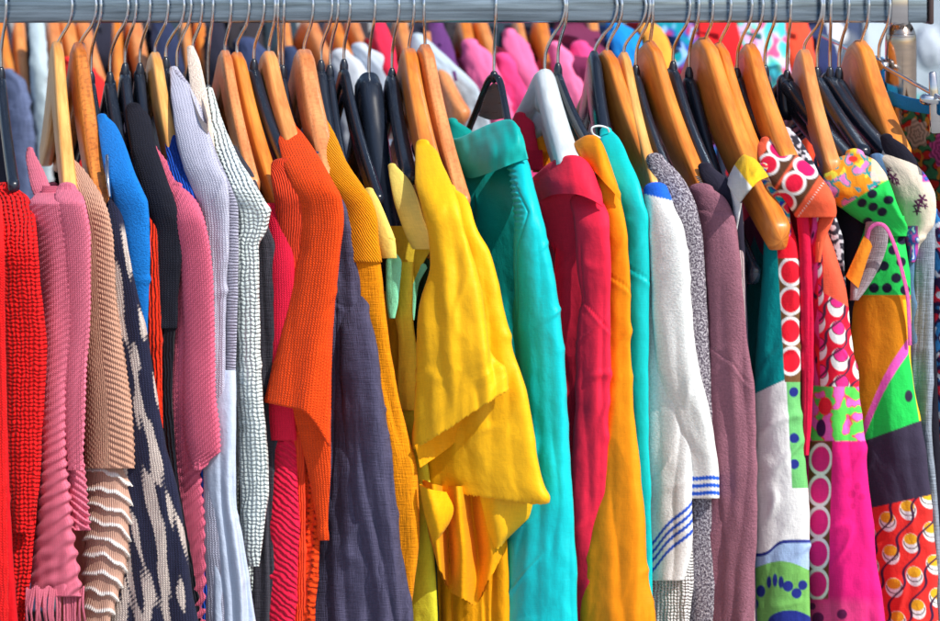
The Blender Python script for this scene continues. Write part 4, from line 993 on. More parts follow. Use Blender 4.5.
# -- teal and white panelled dress
h36 = ((719, 58), (772, 195))
g = garment('panelled_dress', 'teal and white panelled dress with a strip of red circles down its side', 'dress', *h36)
def rings(c, px, py, cx, ys, rx, ry, fill, ring=C(0.84, 0.82, 0.80)):
    for y in ys:
        q = np.sqrt(((px - cx) / rx) ** 2 + ((py - y) / ry) ** 2)
        c = blend(c, ring, mask((q - 1.28) * min(rx, ry))); 
    for y in ys:
        q = np.sqrt(((px - cx) / rx) ** 2 + ((py - y) / ry) ** 2)
        c = blend(c, fill, mask((q - 1.0) * min(rx, ry)))
    return c
def dress1(px, py, u, w):
    c = np.zeros(px.shape + (3,)) + C(0.0, 0.26, 0.27)
    yb_ = 391 - 0.45 * (px - 760)
    side = 778 + 0.055 * (py - 262)
    c = blend(c, C(0.76, 0.80, 0.84), mask(-(py - yb_)))
    # bottom: navy line, pale blue, green with navy dots
    yl = 548 + 7 * np.tanh(-(px - 773) / 7)
    c = blend(c, C(0.34, 0.48, 0.72), mask(yl - py)); c = blend(c, C(0.02, 0.03, 0.22), mask(np.abs(py - yl) - 1.7))
    yg = 570 - 9 * np.sin((px - 752) / 46 * PI * .8)
    c = blend(c, C(0.16, 0.42, 0.10), mask(yg - py))
    for (x, y, rx, ry) in ((761, 591, 4, 6), (769, 582, 2.4, 6), (775, 580, 2.4, 6.5), (781, 582, 2.6, 6), (788, 586, 5.4, 5.4), (797, 593, 5.5, 5.2), (803, 585, 4.5, 5), (755, 604, 4, 6), (790, 622, 22, 12)):
        c = blend(c, C(0.015, 0.025, 0.20), mask((np.sqrt(((px - x) / rx) ** 2 + ((py - y) / ry) ** 2) - 1) * min(rx, ry)))
    s = mask(side - px) * (py < 382)
    c2 = rings(np.zeros(px.shape + (3,)) + C(0.16, 0.075, 0.03), px, py, 790.5, (244, 272, 301, 331, 361), 9.5, 11.5, C(0.76, 0.012, 0.03))
    c = blend(c, c2, s * (py > 258))
    c = blend(c, C(0.74, 0.012, 0.03), s * (py <= 258))
    s = mask(side + 1.5 - px) * mask(py - 488) * (py >= 382)
    c2 = np.zeros(px.shape + (3,)) + C(0.14, 0.46, 0.15)
    for y in (392, 438, 464):
        c2 = blend(c2, C(0.015, 0.025, 0.20), mask(np.hypot(px - 794, py - y) - 5))
    return blend(c, c2, s)
r = [(206, 766, 786), (225, 764, 792), (240, 764, 796), (273, 763, 800), (330, 758, 800), (384, 753, 801), (450, 754, 804), (520, 755, 809), (575, 752, 809), (640, 750, 810)]
tube('front', r, F('panel_cotton', (1, 1, 1), 'cotton', attr=True, var=.08, depth=.8), g, yt=-0.18, yb=-0.195, fold=2.6, crump=1.6, prt=dress1, ff=34)
body(r, F('panel_back', (0.0, 0.2, 0.21), 'cotton'), g, *h36, yt=-0.15)

# -- pink ellipse dress
h38 = ((750, 59), (790, 165))
g = garment('print_dress', 'coral and pink print dress with white ringed ellipses on its cap sleeve', 'dress', *h38)
def cap(px, py, u, w):
    c = np.zeros(px.shape + (3,)) + C(0.80, 0.105, 0.045)
    # position along and across the shoulder
    ax, ay = 0.83, 0.56
    s = (px - 764) * ax + (py - 146) * ay; t = -(px - 764) * ay + (py - 146) * ax
    band1 = mask(np.abs(s - 18) - 14); c = blend(c, C(0.10, 0.04, 0.02), band1)
    band2 = mask(np.abs(s - 49) - 14); c = blend(c, C(0.10, 0.04, 0.02), band2)
    for (cs, ct, rs, rt) in ((15, -5, 11, 7.5), (14, 13, 9, 9), (47, -5, 11, 7.5), (46, 14, 9.5, 10), (17, 33, 10, 8), (48, 34, 10, 8)):
        q = np.sqrt(((s - cs) / rs) ** 2 + ((t - ct) / rt) ** 2)
        c = blend(c, C(0.84, 0.82, 0.80), mask((q - 1.26) * 8)); 
        c = blend(c, C(0.66, 0.012, 0.13) if ct < 0 else C(0.68, 0.01, 0.045), mask((q - 0.95) * 8))
    st = mask(np.abs(s - 70 + 0.05 * t) - 0.5) * (np.sin(t * 2.2) > -0.2)
    return blend(c, C(0.8, 0.7, 0.66), st)
mc_ = F('dress_print', (1, 1, 1), 'cotton', attr=True, var=.07, depth=.6)
tube('cap_sleeve', [(141, 760, 773), (146, 757, 785), (155, 758, 797), (166, 762, 811), (182, 770, 825), (193, 779, 832), (203, 786, 835), (212, 792, 836), (217, 795, 835)], mc_, g, yt=-0.12, yb=-0.215, ysh=205, d=22, fold=1.6, crump=0.8, prt=cap, k=0.65)
def dress2(px, py, u, w):
    c = np.zeros(px.shape + (3,)) + C(0.78, 0.012, 0.04)
    # ball print on red with dark waves
    X = px - 0.06 * (py - 300); 
    for i in range(-1, 4):
        for j in range(-2, 8):
            cx = 815 + i * 21.0; cy = 268 + j * 27 + (i % 2) * 13.5 - i * 3
            q = np.hypot((X - cx) / 9.0, (py - cy) / 11.5)
            q2 = np.hypot((X - cx - 1) / 6.5, (py - cy + 4.5) / 6.5)
            c = blend(c, C(0.82, 0.80, 0.78), mask((q - 1) * 9)); c = blend(c, C(0.08, 0.02, 0.03), mask((q2 - 1.14) * 6)); c = blend(c, C(0.74, 0.03, 0.22), mask((q2 - 1) * 6))
    ph = (X - 815 + 0.78 * (py - 268)) / 21.0
    dw = np.abs((ph + 0.16 * np.sin(py / 27 * 2 * PI) + 0.5) % 1 - 0.5) * 15 - 1.1
    c = blend(c, C(0.075, 0.02, 0.05), mask(dw))
    # coral upper right
    c = blend(c, C(0.80, 0.10, 0.05), mask(-(px - (822 + (py - 220) * 0.02) ) ) * mask(py - (292 + 0.55 * (px - 822))))
    # dark placket, left
    pl = mask(px - (817 + 0.02 * (py - 230)))
    c3 = np.zeros(px.shape + (3,)) + C(0.55, 0.006, 0.06)
    n = pn(px / 6 + 2, py / 26.)
    c3 = blend(c3, C(0.75, 0.06, 0.30), mask(-n + .12, .1)); c3 = blend(c3, C(0.80, 0.02, 0.03), mask(n + .22, .1)); c3 = blend(c3, C(0.05, 0.01, 0.04), mask(-pn(px / 5 + 8, py / 16.) + .33, .1))
    c = blend(c, c3, pl * (py < 386))
    # floral band
    fl = np.zeros(px.shape + (3,)) + C(0.10, 0.62, 0.09)
    n1 = pn(px / 13 + 4, py / 14.) + .5 * pn(px / 7, py / 7. + 5)
    fl = blend(fl, C(0.78, 0.04, 0.03), mask(-n1 + .02, .08)); fl = blend(fl, C(0.78, 0.13, 0.50), mask(-n1 + .09, .08)); 
    fl = blend(fl, C(0.05, 0.01, 0.08), mask(np.hypot((px - 821) / 5, (py - 428) / 9) * 5 - 5)); fl = blend(fl, C(0.80, 0.02, 0.04), mask(np.hypot((px - 825) / 7, (py - 406) / 9) * 7 - 7))
    b0 = 386 + 0.03 * (px - 820)
    c = blend(c, fl, mask(b0 - py) * mask(py - 441))
    # hot pink skirt with a strip of rings
    c = blend(c, C(0.74, 0.012, 0.19), mask(441 - py))
    sx = 811 + 0.0 * py; 
    st = mask(np.abs(px - 821.5 + 0.028 * (py - 441)) - 11.0) * mask(441 - py) * mask(py - 599)
    c4 = rings(np.zeros(px.shape + (3,)) + C(0.14, 0.05, 0.02), px + 0.028 * (py - 441), py, 821.5, (459, 490.5, 522, 553.5, 584), 9.0, 12.8, C(0.74, 0.02, 0.20))
    c = blend(c, c4, st)
    lo = mask(600 - py, 10) * mask(px - 862, 60) * 0.55  # pale cloth print; its fade to the right paints in a shadow edge
    c = blend(c, C(0.76, 0.10, 0.26), lo)
    for (x, y, r_) in ((818, 618, 6), (842, 614, 5), (812, 606, 3.5), (852, 494, 4), (858, 486, 3.5), (862, 497, 3.5), (853, 506, 3)):
        c = blend(c, C(0.10, 0.01, 0.07) if y > 600 else C(0.45, 0.006, 0.10), mask(np.hypot(px - x, py - y) - r_) * (0.95 if y > 600 else 0.5))
    return c
tube('front', [(206, 794, 822), (228, 797, 826), (254, 799, 836), (298, 801, 848), (347, 802, 854), (410, 802, 862), (464, 803, 868), (520, 803, 874), (569, 803, 879), (640, 803, 887)], mc_, g, yt=-0.185, yb=-0.2, fold=2.8, ff=30, crump=1.5, prt=dress2, d=34)
ml_ = F('placket_cotton', (0.62, 0.008, 0.05), 'cotton'); 
tube('placket', [(208, 796, 808), (250, 799, 811), (330, 800, 813), (400, 801, 812), (455, 801, 809)], ml_, g, yt=-0.205, yb=-0.212, d=10, fold=2.0, ff=7)
tube('sleeve_edge', [(200, 826, 835), (208, 824, 836), (222, 819, 832), (240, 816, 825), (262, 815, 821)], F('coral_hem', (0.80, 0.10, 0.045), 'cotton'), g, yt=-0.215, yb=-0.215, d=10, fold=.8)
body([(150, 760, 790), (206, 796, 822), (640, 803, 880)], ml_, g, *h38, yt=-0.12)

# -- black patterned blouse behind
g = garment('grey_blouse', 'grey and black marbled blouse peeking out behind the pink ellipse sleeve', 'blouse', (765, 72), (805, 165))
def marble(px, py, u, w):
    n = pn(px / 6, py / 5.) + .6 * pn(px / 3, py / 4. + 7)
    c = np.zeros(px.shape + (3,)) + C(0.03, 0.03, 0.045)
    return blend(c, C(0.55, 0.55, 0.62), mask(-n + .02, .2))
r = [(131, 780, 792), (138, 782, 798), (150, 787, 806), (165, 796, 814), (200, 810, 830), (250, 822, 842), (640, 842, 862)]
tube('sleeve', r, F('marble_cotton', (1, 1, 1), 'cotton', attr=True), g, yt=-0.10, yb=-0.18, ysh=190, prt=marble, fold=2, crump=2); body(r, F('marble_back', (0.03, 0.03, 0.045), 'cotton'), g, (765, 72), (805, 165), yt=-0.1)
g = garment('black_blouse', 'black blouse in the dark gap between the coral dress and the patchwork dress', 'blouse', (804, 60), (838, 175))
r = [(188, 828, 850), (205, 830, 862), (260, 836, 868), (330, 838, 868), (640, 850, 880)]
m = F('black_crepe', (0.012, 0.010, 0.018), 'cotton'); tube('front', r, m, g, yt=-0.15, yb=-0.17, fold=2); body(r, m, g, (804, 60), (838, 175), yt=-0.14)

# -- patchwork dress
h40 = ((787, 77), (852, 165))
g = garment('patchwork_dress', 'patchwork dress of orange shoulder, green dotted yoke, brown front and red egg print skirt', 'dress', *h40)
def shoulder(px, py, u, w):
    n1 = pn(px / 11.0 + 1, py / 11.0 + 2) + .4 * pn(px / 6, py / 6.)
    n2 = pn(px / 12.0 + 7, py / 12.0 + 8) + .4 * pn(px / 6 + 4, py / 6. + 3)
    c = np.zeros(px.shape + (3,)) + C(0.82, 0.27, 0.015)
    c = blend(c, C(0.02, 0.28, 0.30), mask(np.abs(n1 - .10) - .09, .06)); c = blend(c, C(0.72, 0.20, 0.50), mask(-n1 + .20, .06))
    c = blend(c, C(0.72, 0.03, 0.02), mask(np.hypot((px - 853) / 4.5, (py - 159) / 3) * 4 - 4))
    c = blend(c, C(0.70, 0.60, 0.05), mask(-n2 + .30, .06))
    w1 = mask(-(px - 871) + 0.0 * py) * mask(py - 181)
    c = blend(c, C(0.80, 0.66, 0.50), w1 * 0.8)
    # green dotted cloth, right-lower
    gm = mask(-((py - 198) + 0.62 * (px - 857)))
    gc = np.zeros(px.shape + (3,)) + C(0.02, 0.56, 0.09)
    for (x, y) in ((874, 184), (872, 194), (873, 207), (882, 212), (888, 200), (862, 203), (868, 222)):
        gc = blend(gc, C(0.012, 0.012, 0.03), mask(np.hypot((px - x) / 5, (py - y) / 4.5) * 4.6 - 4.6))
    return blend(c, gc, gm)
mp2 = F('patchwork_print', (1, 1, 1), 'cotton', attr=True, var=.08, depth=.8)
tube('cap_sleeve', [(155, 845, 864), (160, 834, 874), (168, 826, 880), (178, 824, 886), (190, 824, 892), (200, 830, 895), (210, 844, 899), (220, 858, 903), (229, 872, 905), (236, 884, 906)], mp2, g, yt=-0.15, yb=-0.2, ysh=200, d=22, fold=2.0, crump=2.2, prt=shoulder, k=0.65)
def dress3(px, py, u, w):
    c = np.zeros(px.shape + (3,)) + C(0.56, 0.19, 0.008)
    gm = mask(py - 295)
    gc = np.zeros(px.shape + (3,)) + C(0.02, 0.54, 0.09)
    for (x, y) in ((884, 266), (896, 278), (874, 288), (887, 288), (901, 262), (876, 268), (905, 290), (893, 250), (884, 240), (902, 240)):
        gc = blend(gc, C(0.012, 0.012, 0.03), mask(np.hypot(px - x, py - y) - 5))
    c = blend(c, gc, gm)
    # pink band sweeping down to the left, green below it, slate, then the egg print
    yb_ = 343 + 92 * np.clip((909 - px) / 48, -0.3, 1.4) ** 1 * np.where(px < 909, 1, 1) - 10 * np.sin(np.clip((909 - px) / 48, 0, 1) * PI)
    yb_ = np.where(px > 909, 343 - (px - 909) * 22, yb_)
    c = blend(c, C(0.02, 0.56, 0.09), mask(yb_ - py))
    c = blend(c, C(0.76, 0.10, 0.48), mask(np.abs(py - yb_ - 3) - 8))
    edge_ = 909.5 + 0.135 * (py - 343)
    c = blend(c, C(0.84, 0.48, 0.02), mask(-(px - edge_ + 1)) * (py > 300) * (py < 440))
    c = blend(c, C(0.030, 0.026, 0.05), mask(np.hypot((px - 909) / 4, (py - 396) / 6) * 4 - 4))
    ys = 438 - 0.36 * (px - 872)
    c = blend(c, C(0.040, 0.032, 0.060), mask(ys - py))
    ye = 507 - 0.22 * (px - 875)
    e = np.zeros(px.shape + (3,)) + C(0.78, 0.035, 0.03)
    X = px - 0.10 * (py - 500)
    for i in range(-1, 6):
        for j in range(-3, 9):
            cx = 864 + i * 21.5; cy = 500 + j * 33 - i * 11.5
            q = np.hypot((X - cx) / 8.6, (py - cy) / 10.0)
            q2 = np.hypot((X - cx) / 7.0, (py - cy + 4.0) / 5.6); q3 = np.hypot((X - cx) / 7.2, (py - cy + 1.0) / 6.6)
            e = blend(e, C(0.84, 0.82, 0.80), mask((q - 1) * 9)); e = blend(e, C(0.06, 0.02, 0.02), mask(np.abs(q3 - 1) * 7 - .55) * (py > cy - 2)); e = blend(e, C(0.82, 0.40, 0.02), mask((q2 - 1) * 6)); 
    ph = (X - 853 + 0.55 * (py - 500)) / 21.5
    dw = np.abs((ph + 0.17 * np.sin(py / 33 * 2 * PI) + 0.5) % 1 - 0.5) * 18 - 1.2
    e = blend(e, C(0.05, 0.015, 0.05), mask(dw))
    return blend(c, e, mask(ye - py))
r = [(214, 858, 899), (232, 852, 903), (267, 848, 909), (295, 846, 911), (362, 845, 912), (395, 845, 916), (433, 846, 923), (464, 850, 927), (505, 854, 931), (569, 860, 937), (640, 866, 939)]
tube('front', r, mp2, g, yt=-0.165, yb=-0.185, ysh=260, fold=2.2, ff=30, crump=1.6, prt=dress3, d=34)
tube('armhole_lining', [(222, 866, 884), (236, 864, 888), (255, 862, 884), (280, 856, 872), (300, 850, 858)], F('grey_lining', (0.30, 0.26, 0.29), 'linen'), g, yt=-0.203, yb=-0.2, d=8, fold=1.5)
hem_ = spline([W(867, 240, -.214), W(870, 229, -.220), W(878, 224, -.224), W(887, 229, -.226), W(896, 250, -.225), W(903, 275, -.222), W(908, 300, -.22), W(910, 345, -.216)], 60)
def bindp(px, py, u, w): return None
sweep('armhole_binding', hem_, 0.0034, 0.0014, F('pink_binding', (0.66, 0.12, 0.36), 'cotton'), g, up=(0, -1, 0), n=12, pw=3)
loft('orange_patch', [[(864, 236, -.214), (869, 240, -.216), (872, 246, -.214)], [(856, 254, -.21), (862, 258, -.214), (866, 262, -.21)], [(846, 276, -.205), (852, 282, -.208), (858, 288, -.204)]], F('orange_binding', (0.80, 0.24, 0.02), 'cotton'), g, 20, 20)
body(r, F('patch_back', (0.30, 0.10, 0.01), 'cotton'), g, *h40, yt=-0.14)

# -- cream embroidered blouse
h43 = ((830, 74), (896, 165))
g = garment('cream_blouse', 'cream blouse with purple embroidery and a grey blue side panel, near the right edge', 'blouse', *h43)
def embro(px, py, u, w):
    c = np.zeros(px.shape + (3,)) + C(0.62, 0.54, 0.44)
    for (x, y, s_) in ((886, 174, 4), (893, 178, 5), (889, 170, 3), (897, 183, 3), (918, 205, 5), (922, 199, 5), (917, 211, 4), (925, 206, 3)):
        q = np.hypot(px - x, py - y) - s_ * (0.75 + .4 * np.sin(np.arctan2(py - y, px - x) * 5))
        c = blend(c, C(0.10, 0.015, 0.07), mask(q))
    n = pn(px / 5, py / 6.)
    mc2 = np.zeros(px.shape + (3,)) + C(0.03, 0.09, 0.40); mc2 = blend(mc2, C(0.40, 0.05, 0.30), mask(-n + .05, .1)); mc2 = blend(mc2, C(0.55, 0.62, 0.72), mask(n + .2, .1))
    return blend(c, mc2, mask(-(px - 922 - .0 * py)) * mask(py - 182) + mask(226 - py) * mask(px - 918))
tube('cap_sleeve', [(154, 882, 902), (158, 876, 910), (165, 880, 917), (174, 886, 925), (184, 890, 931), (194, 894, 935), (206, 898, 936), (222, 904, 934), (240, 906, 922), (262, 908, 914)], F('cream_print', (1, 1, 1), 'cotton', attr=True, var=.1, depth=1.), g, yt=-0.15, yb=-0.195, ysh=205, d=20, fold=2, crump=2.6, prt=embro, k=0.65)
m = F('grey_blue_voile', (0.22, 0.26, 0.32), 'linen')
tube('front', [(195, 912, 934), (230, 908, 935), (300, 908, 934), (380, 906, 932), (430, 908, 928), (500, 914, 934), (640, 924, 942)], m, g, yt=-0.19, yb=-0.19, fold=2.5, ff=14)
body([(160, 876, 912), (640, 914, 936)], m, g, *h43, yt=-0.15)
g = garment('blue_blouse', 'shiny steel blue blouse, thin strip between the patchwork dress and the cream blouse', 'blouse', (824, 74), (880, 160))
m = F('steel_blue_satin', (0.10, 0.20, 0.36), 'cotton', rough=0.4)
r = [(158, 870, 884), (168, 874, 894), (190, 884, 903), (215, 892, 909), (260, 898, 914), (640, 918, 930)]
tube('sleeve', r, m, g, yt=-0.15, yb=-0.185, fold=2, crump=2); body(r, m, g, (824, 74), (880, 160), yt=-0.14)
# -- right edge multicolour
g = garment('print_tunic', 'dark top with red, blue and white blotches at the right edge', 'top', (860, 63), (903, 165))
def blot(px, py, u, w):
    n = pn(px / 10 + 5, py / 16.); n2 = pn(px / 7 + 1, py / 10. + 4)
    c = np.zeros(px.shape + (3,)) + C(0.03, 0.015, 0.07)
    c = blend(c, C(0.66, 0.02, 0.05), mask(-n + .12, .06)); c = blend(c, C(0.03, 0.20, 0.50), mask(n + .14, .06)); c = blend(c, C(0.62, 0.66, 0.76), mask(-n2 + .24, .06))
    return c
r = [(205, 916, 934), (230, 920, 950), (300, 922, 966), (400, 922, 972), (640, 930, 985)]
tube('front', r, F('blotch_print', (1, 1, 1), 'cotton', attr=True), g, yt=-0.17, yb=-0.18, prt=blot, fold=3); body(r, F('blotch_back', (0.03, 0.015, 0.07), 'cotton'), g, (860, 63), (903, 165), yt=-0.15)
g = garment('black_tunic', 'plain black top on the rightmost wooden hanger', 'top', (860, 63), (903, 165))
m = F('black_jersey', (0.012, 0.011, 0.02), 'cotton'); r = [(138, 880, 893), (146, 882, 905), (165, 890, 918), (200, 900, 926), (640, 922, 945)]
tube('sleeve', r, m, g, yt=-0.15, yb=-0.18, fold=1); body(r, m, g, (860, 63), (903, 165), yt=-0.15)
# -- floral skirt on the clip hanger
g = garment('floral_skirt', 'floral skirt with a bright blue waistband clipped to the chrome hanger', 'skirt', (879, 62), (935, 95))
def peony(px, py, u, w):
    n = pn(px / 9, py / 10.); n2 = pn(px / 6 + 5, py / 7. + 2)
    c = np.zeros(px.shape + (3,)) + C(0.045, 0.05, 0.03)
    c = blend(c, C(0.05, 0.24, 0.10), mask(-n + .08, .08)); c = blend(c, C(0.66, 0.03, 0.02), mask(n + .10, .08)); c = blend(c, C(0.70, 0.26, 0.03), mask(n2 + .26, .08))
    for (x, y, s_, col) in ((917, 134, 13, C(0.66, 0.52, 0.40)), (896, 118, 8, C(0.60, 0.48, 0.36)), (942, 150, 14, C(0.68, 0.10, 0.36)), (890, 150, 8, C(0.55, 0.30, 0.2)), (950, 118, 9, C(.6, .05, .2))):
        q = np.hypot(px - x, (py - y) * .8); ang = np.arctan2(py - y, px - x)
        d = q - s_ * (0.86 + .14 * np.cos(ang * 7))
        pet = 0.72 + 0.28 * np.sin(q * 1.6 + 1.3 * np.sin(ang * 6))
        c = blend(c, col * pet[..., None], mask(d))
    return c
tube('skirt_panel', [(100, 880, 960), (130, 878, 980), (180, 874, 1010), (260, 872, 1030), (400, 872, 1050), (640, 872, 1060)], F('floral_cotton', (1, 1, 1), 'cotton', attr=True), g, yt=-0.03, yb=-0.045, prt=peony, fold=4, ff=30, d=22, k=1.2, topcap=False)
wb = spline([W(885, 62, 0.10), W(884, 82, 0.03), W(884, 94, -0.02), W(890, 98, -0.05), W(908, 104, -0.085), W(926, 107, -0.12), W(944, 109, -0.145), W(975, 116, -0.19)], 60)
sweep('waistband', wb, 0.013, 0.004, F('blue_waistband', (0.008, 0.24, 0.55), 'rib', 2.0, .6), g, up=(0, -1, 0), n=14, pw=4)

# ------------------------------------------------------------------ the second rack behind
BY = 0.72
back = empty('clothes_rack', (0.9, BY, -1.62), 'second clothes rack behind, crowded with coloured garments', 'clothes rack')
box('rail', -1.0, 1.7, BY - 0.0152, BY + 0.0152, RZ0, RZ1, RAILM, back, 0.0035)
for xx in (-0.9, 1.6): sweep('post', [(xx, BY, -1.6), (xx, BY, -0.8), (xx, BY, RZ0)], 0.031, 0.031, CHROME, back, up=(0, 1, 0), n=24, pw=2)
def back_hanger(tone, px, py, tx, ty, w, label):
    """px.. are heights and places as seen at the back rail's distance"""
    o = empty('wooden_hanger' if tone != 'black' else 'plastic_hanger', W(px, py, BY), label, 'clothes hanger', 'hangers on the rack behind')
    hx, hy, hz = W(px, py, BY); txx, tyy, tz = W(tx, ty, BY - 0.15)
    s = np.linspace(-1, 1, 25); a = np.abs(s); e = .07
    fz = ((a**2 + e**2) ** .32 - e**.64) / ((1 + e**2) ** .32 - e**.64)
    P = np.stack([hx + (txx - hx) * s, BY + (tyy - BY) * s, hz - .015 + (tz - hz) * fz], -1)
    sweep('hanger_body', P, w / 1000, (np.full(25, .05) - .022 * a) if tone != 'black' else .016, WOODS[tone] if tone != 'black' else BLACK, o, n=18, pw=3)
    pts = [(hx + (0.01) * (-y / .0212), BY + y, z if z > -.03 else -.03 + (z + .03) * (hz + .03) / -.024) for (y, z) in HOOK]
    sweep('hook', spline(pts, 36), .0033, .0033, STEEL, o, up=(1, .05, .02), n=8, pw=2)
for (tone, px, py, tx, ty, w, lab) in [
    ('orange', 0, 26, 12, 78, 16, 'orange wooden hanger in the back row at the left edge'),
    ('tan', 19, 25, 24, 84, 17, 'tan wooden hanger in the back row, left of the pale denim'),
    ('pinkish', 53, 24, 60, 72, 19, 'pinkish wooden hanger in the back row, right of the pale denim'),
    ('tan', 67, 24, 82, 80, 20, 'tan wooden hanger in the back row behind the first two front hangers'),
    ('pinkish', 83, 24, 102, 82, 20, 'pinkish wooden hanger in the back row above the red cloth'),
    ('orange', 117, 24, 119, 74, 15, 'orange wooden hanger in the back row behind the blue sweater'),
    ('pinkish', 134, 24, 148, 80, 22, 'broad pinkish wooden hanger in the back row behind the black clip hangers'),
    ('tan', 185, 24, 191, 70, 15, 'tan wooden hanger in the back row behind the cream fleece'),
    ('orange', 199, 24, 210, 80, 16, 'orange wooden hanger in the back row behind the white open knit'),
    ('tan', 285, 24, 292, 66, 14, 'tan wooden hanger in the back row behind the navy sweaters'),
    ('pinkish', 309, 22, 334, 66, 20, 'pinkish wooden hanger in the back row, left of the white shirts'),
    ('orange', 333, 22, 352, 62, 19, 'orange wooden hanger in the back row carrying a white shirt'),
    ('pinkish', 352, 22, 372, 60, 17, 'second pinkish wooden hanger in the back row above the white shirts'),
    ('tan', 400, 22, 412, 60, 20, 'tan wooden hanger in the back row behind the yellow blouse hangers'),
    ('orange', 464, 22, 474, 60, 20, 'orange wooden hanger in the back row above the first pink garment'),
    ('tan', 480, 22, 500, 66, 18, 'tan wooden hanger in the back row between pink garments'),
    ('tan', 518, 22, 526, 50, 14, 'tan wooden hanger in the back row behind the white hanger'),
    ('orange', 540, 22, 553, 64, 20, 'orange wooden hanger in the back row right of the white hanger'),
    ('tan', 592, 22, 600, 66, 17, 'tan wooden hanger in the back row left of the blue cloth'),
    ('black', 376, 28, 402, 66, 10, 'black hanger with a curved arm in the back row among white shirts'),
    ('black', 562, 28, 582, 58, 12, 'black hanger in the back row above the rose pink garment'),
    ('black', 442, 24, 448, 60, 10, 'black hanger in the back row behind the pale highest wooden hanger'),
    ('black', 160, 24, 172, 60, 14, 'black hanger in the back row among dark blue coats'),
    ]:
    back_hanger(tone, px, py, tx, ty, w, lab)
# wooden hanger end poking out toward the front row
o = empty('wooden_hanger', W(436, 60, 0.4), 'pale wooden hanger with crossbar, in the gap behind the yellow blouse', 'clothes hanger', 'hangers on the rack behind')
P = spline([W(428, 42, 0.62), W(434, 60, 0.56), W(446, 88, 0.50), W(456, 108, 0.47), W(462, 118, 0.46)], 30)
sweep('hanger_body', P, .018, .030, WOODS['pinkish'], o, n=20, pw=3)
sweep('crossbar', [W(440, 118, .50), W(450, 117, .48), W(460, 114, .47)], .012, .012, WOODS['pinkish'], o, n=14, pw=2)

BM = {}
def bmat(c, kind='cotton'):
    k = (c, kind)
    if k not in BM: BM[k] = fabric('back_cloth', c, kind, 5.0)
    return BM[k]
def back_garment(name, label, cat, col, rows, yt=-0.1, kind='cotton', prt=None, grp='garments on the rack behind', dy=0.0):
    BY = 0.72 + dy
    g = empty(name, W(rows[0][1], 700, BY), label, cat, grp)
    m = bmat(col, kind) if prt is None else fabric('back_print', (1, 1, 1), 'cotton', attr=True)
    rows = list(rows); a = rows[-1]
    rows += [(a[0] + 120, a[1] + 2, a[2] + 6), (a[0] + 420, a[1] + 2, a[2] + 10)]
    tube('sleeve', rows, m, g, yt=BY + yt, yb=BY - 0.2, ysh=rows[0][0] + 50, fold=5, ff=15, crump=3.5, cf=22, step=3, nf=44, ext=False, prt=prt, d=30)
    # body, running back over its own hanger
    R = np.array(rows); ns, nv = 14, 14
    s = np.concatenate([np.linspace(-1, 1, ns), np.linspace(1, -1, ns)]); sd = np.concatenate([-np.ones(ns), np.ones(ns)])
    py = np.linspace(R[0, 0] + 18, R[-1, 0], nv)
    xm = np.interp(py, R[:, 0], (R[:, 1] + R[:, 2]) / 2)
    nr = Wn(xm, py, np.full(nv, BY - .17)); fr = nr + np.array([-.09, .36, 0])
    P = nr[:, None, :] * (1 - (s[None, :, None] + 1) / 2) + fr[:, None, :] * ((s[None, :, None] + 1) / 2)
    P[..., 0] += sd[None] * .008 * (1 - np.abs(s[None])**4)
    P[..., 2] -= .05 * np.clip(1 - np.abs(s[None]) * 2, 0, 1)
    uv = np.stack([P[..., 1], P[..., 2]], -1)
    mesh_grid('body', P, m if prt is None else bmat(col, kind), g, True, uv, prt(P[..., 0] * 1000, -P[..., 2] * 1000, P[..., 0] * 1000, 100.) if False else None)
white = (0.46, 0.50, 0.56); navy = (0.02, 0.028, 0.07); dark = (0.018, 0.018, 0.032)
pinkA = (0.72, 0.13, 0.30); pinkB = (0.66, 0.06, 0.22)
denim = (0.10, 0.13, 0.24)
def bright(seed, cols):
    def f(px, py, u, w):
        n = pn(px / 14 + seed, py / 16 + seed * 2); n2 = pn(px / 10 + seed * 3, py / 12.)
        c = np.zeros(np.shape(px) + (3,)) + C(*cols[0])
        c = blend(c, C(*cols[1]), mask(-n + .05, .2)); c = blend(c, C(*cols[2]), mask(n + .15, .2)); return blend(c, C(*cols[3]), mask(-n2 + .2, .2))
    return f
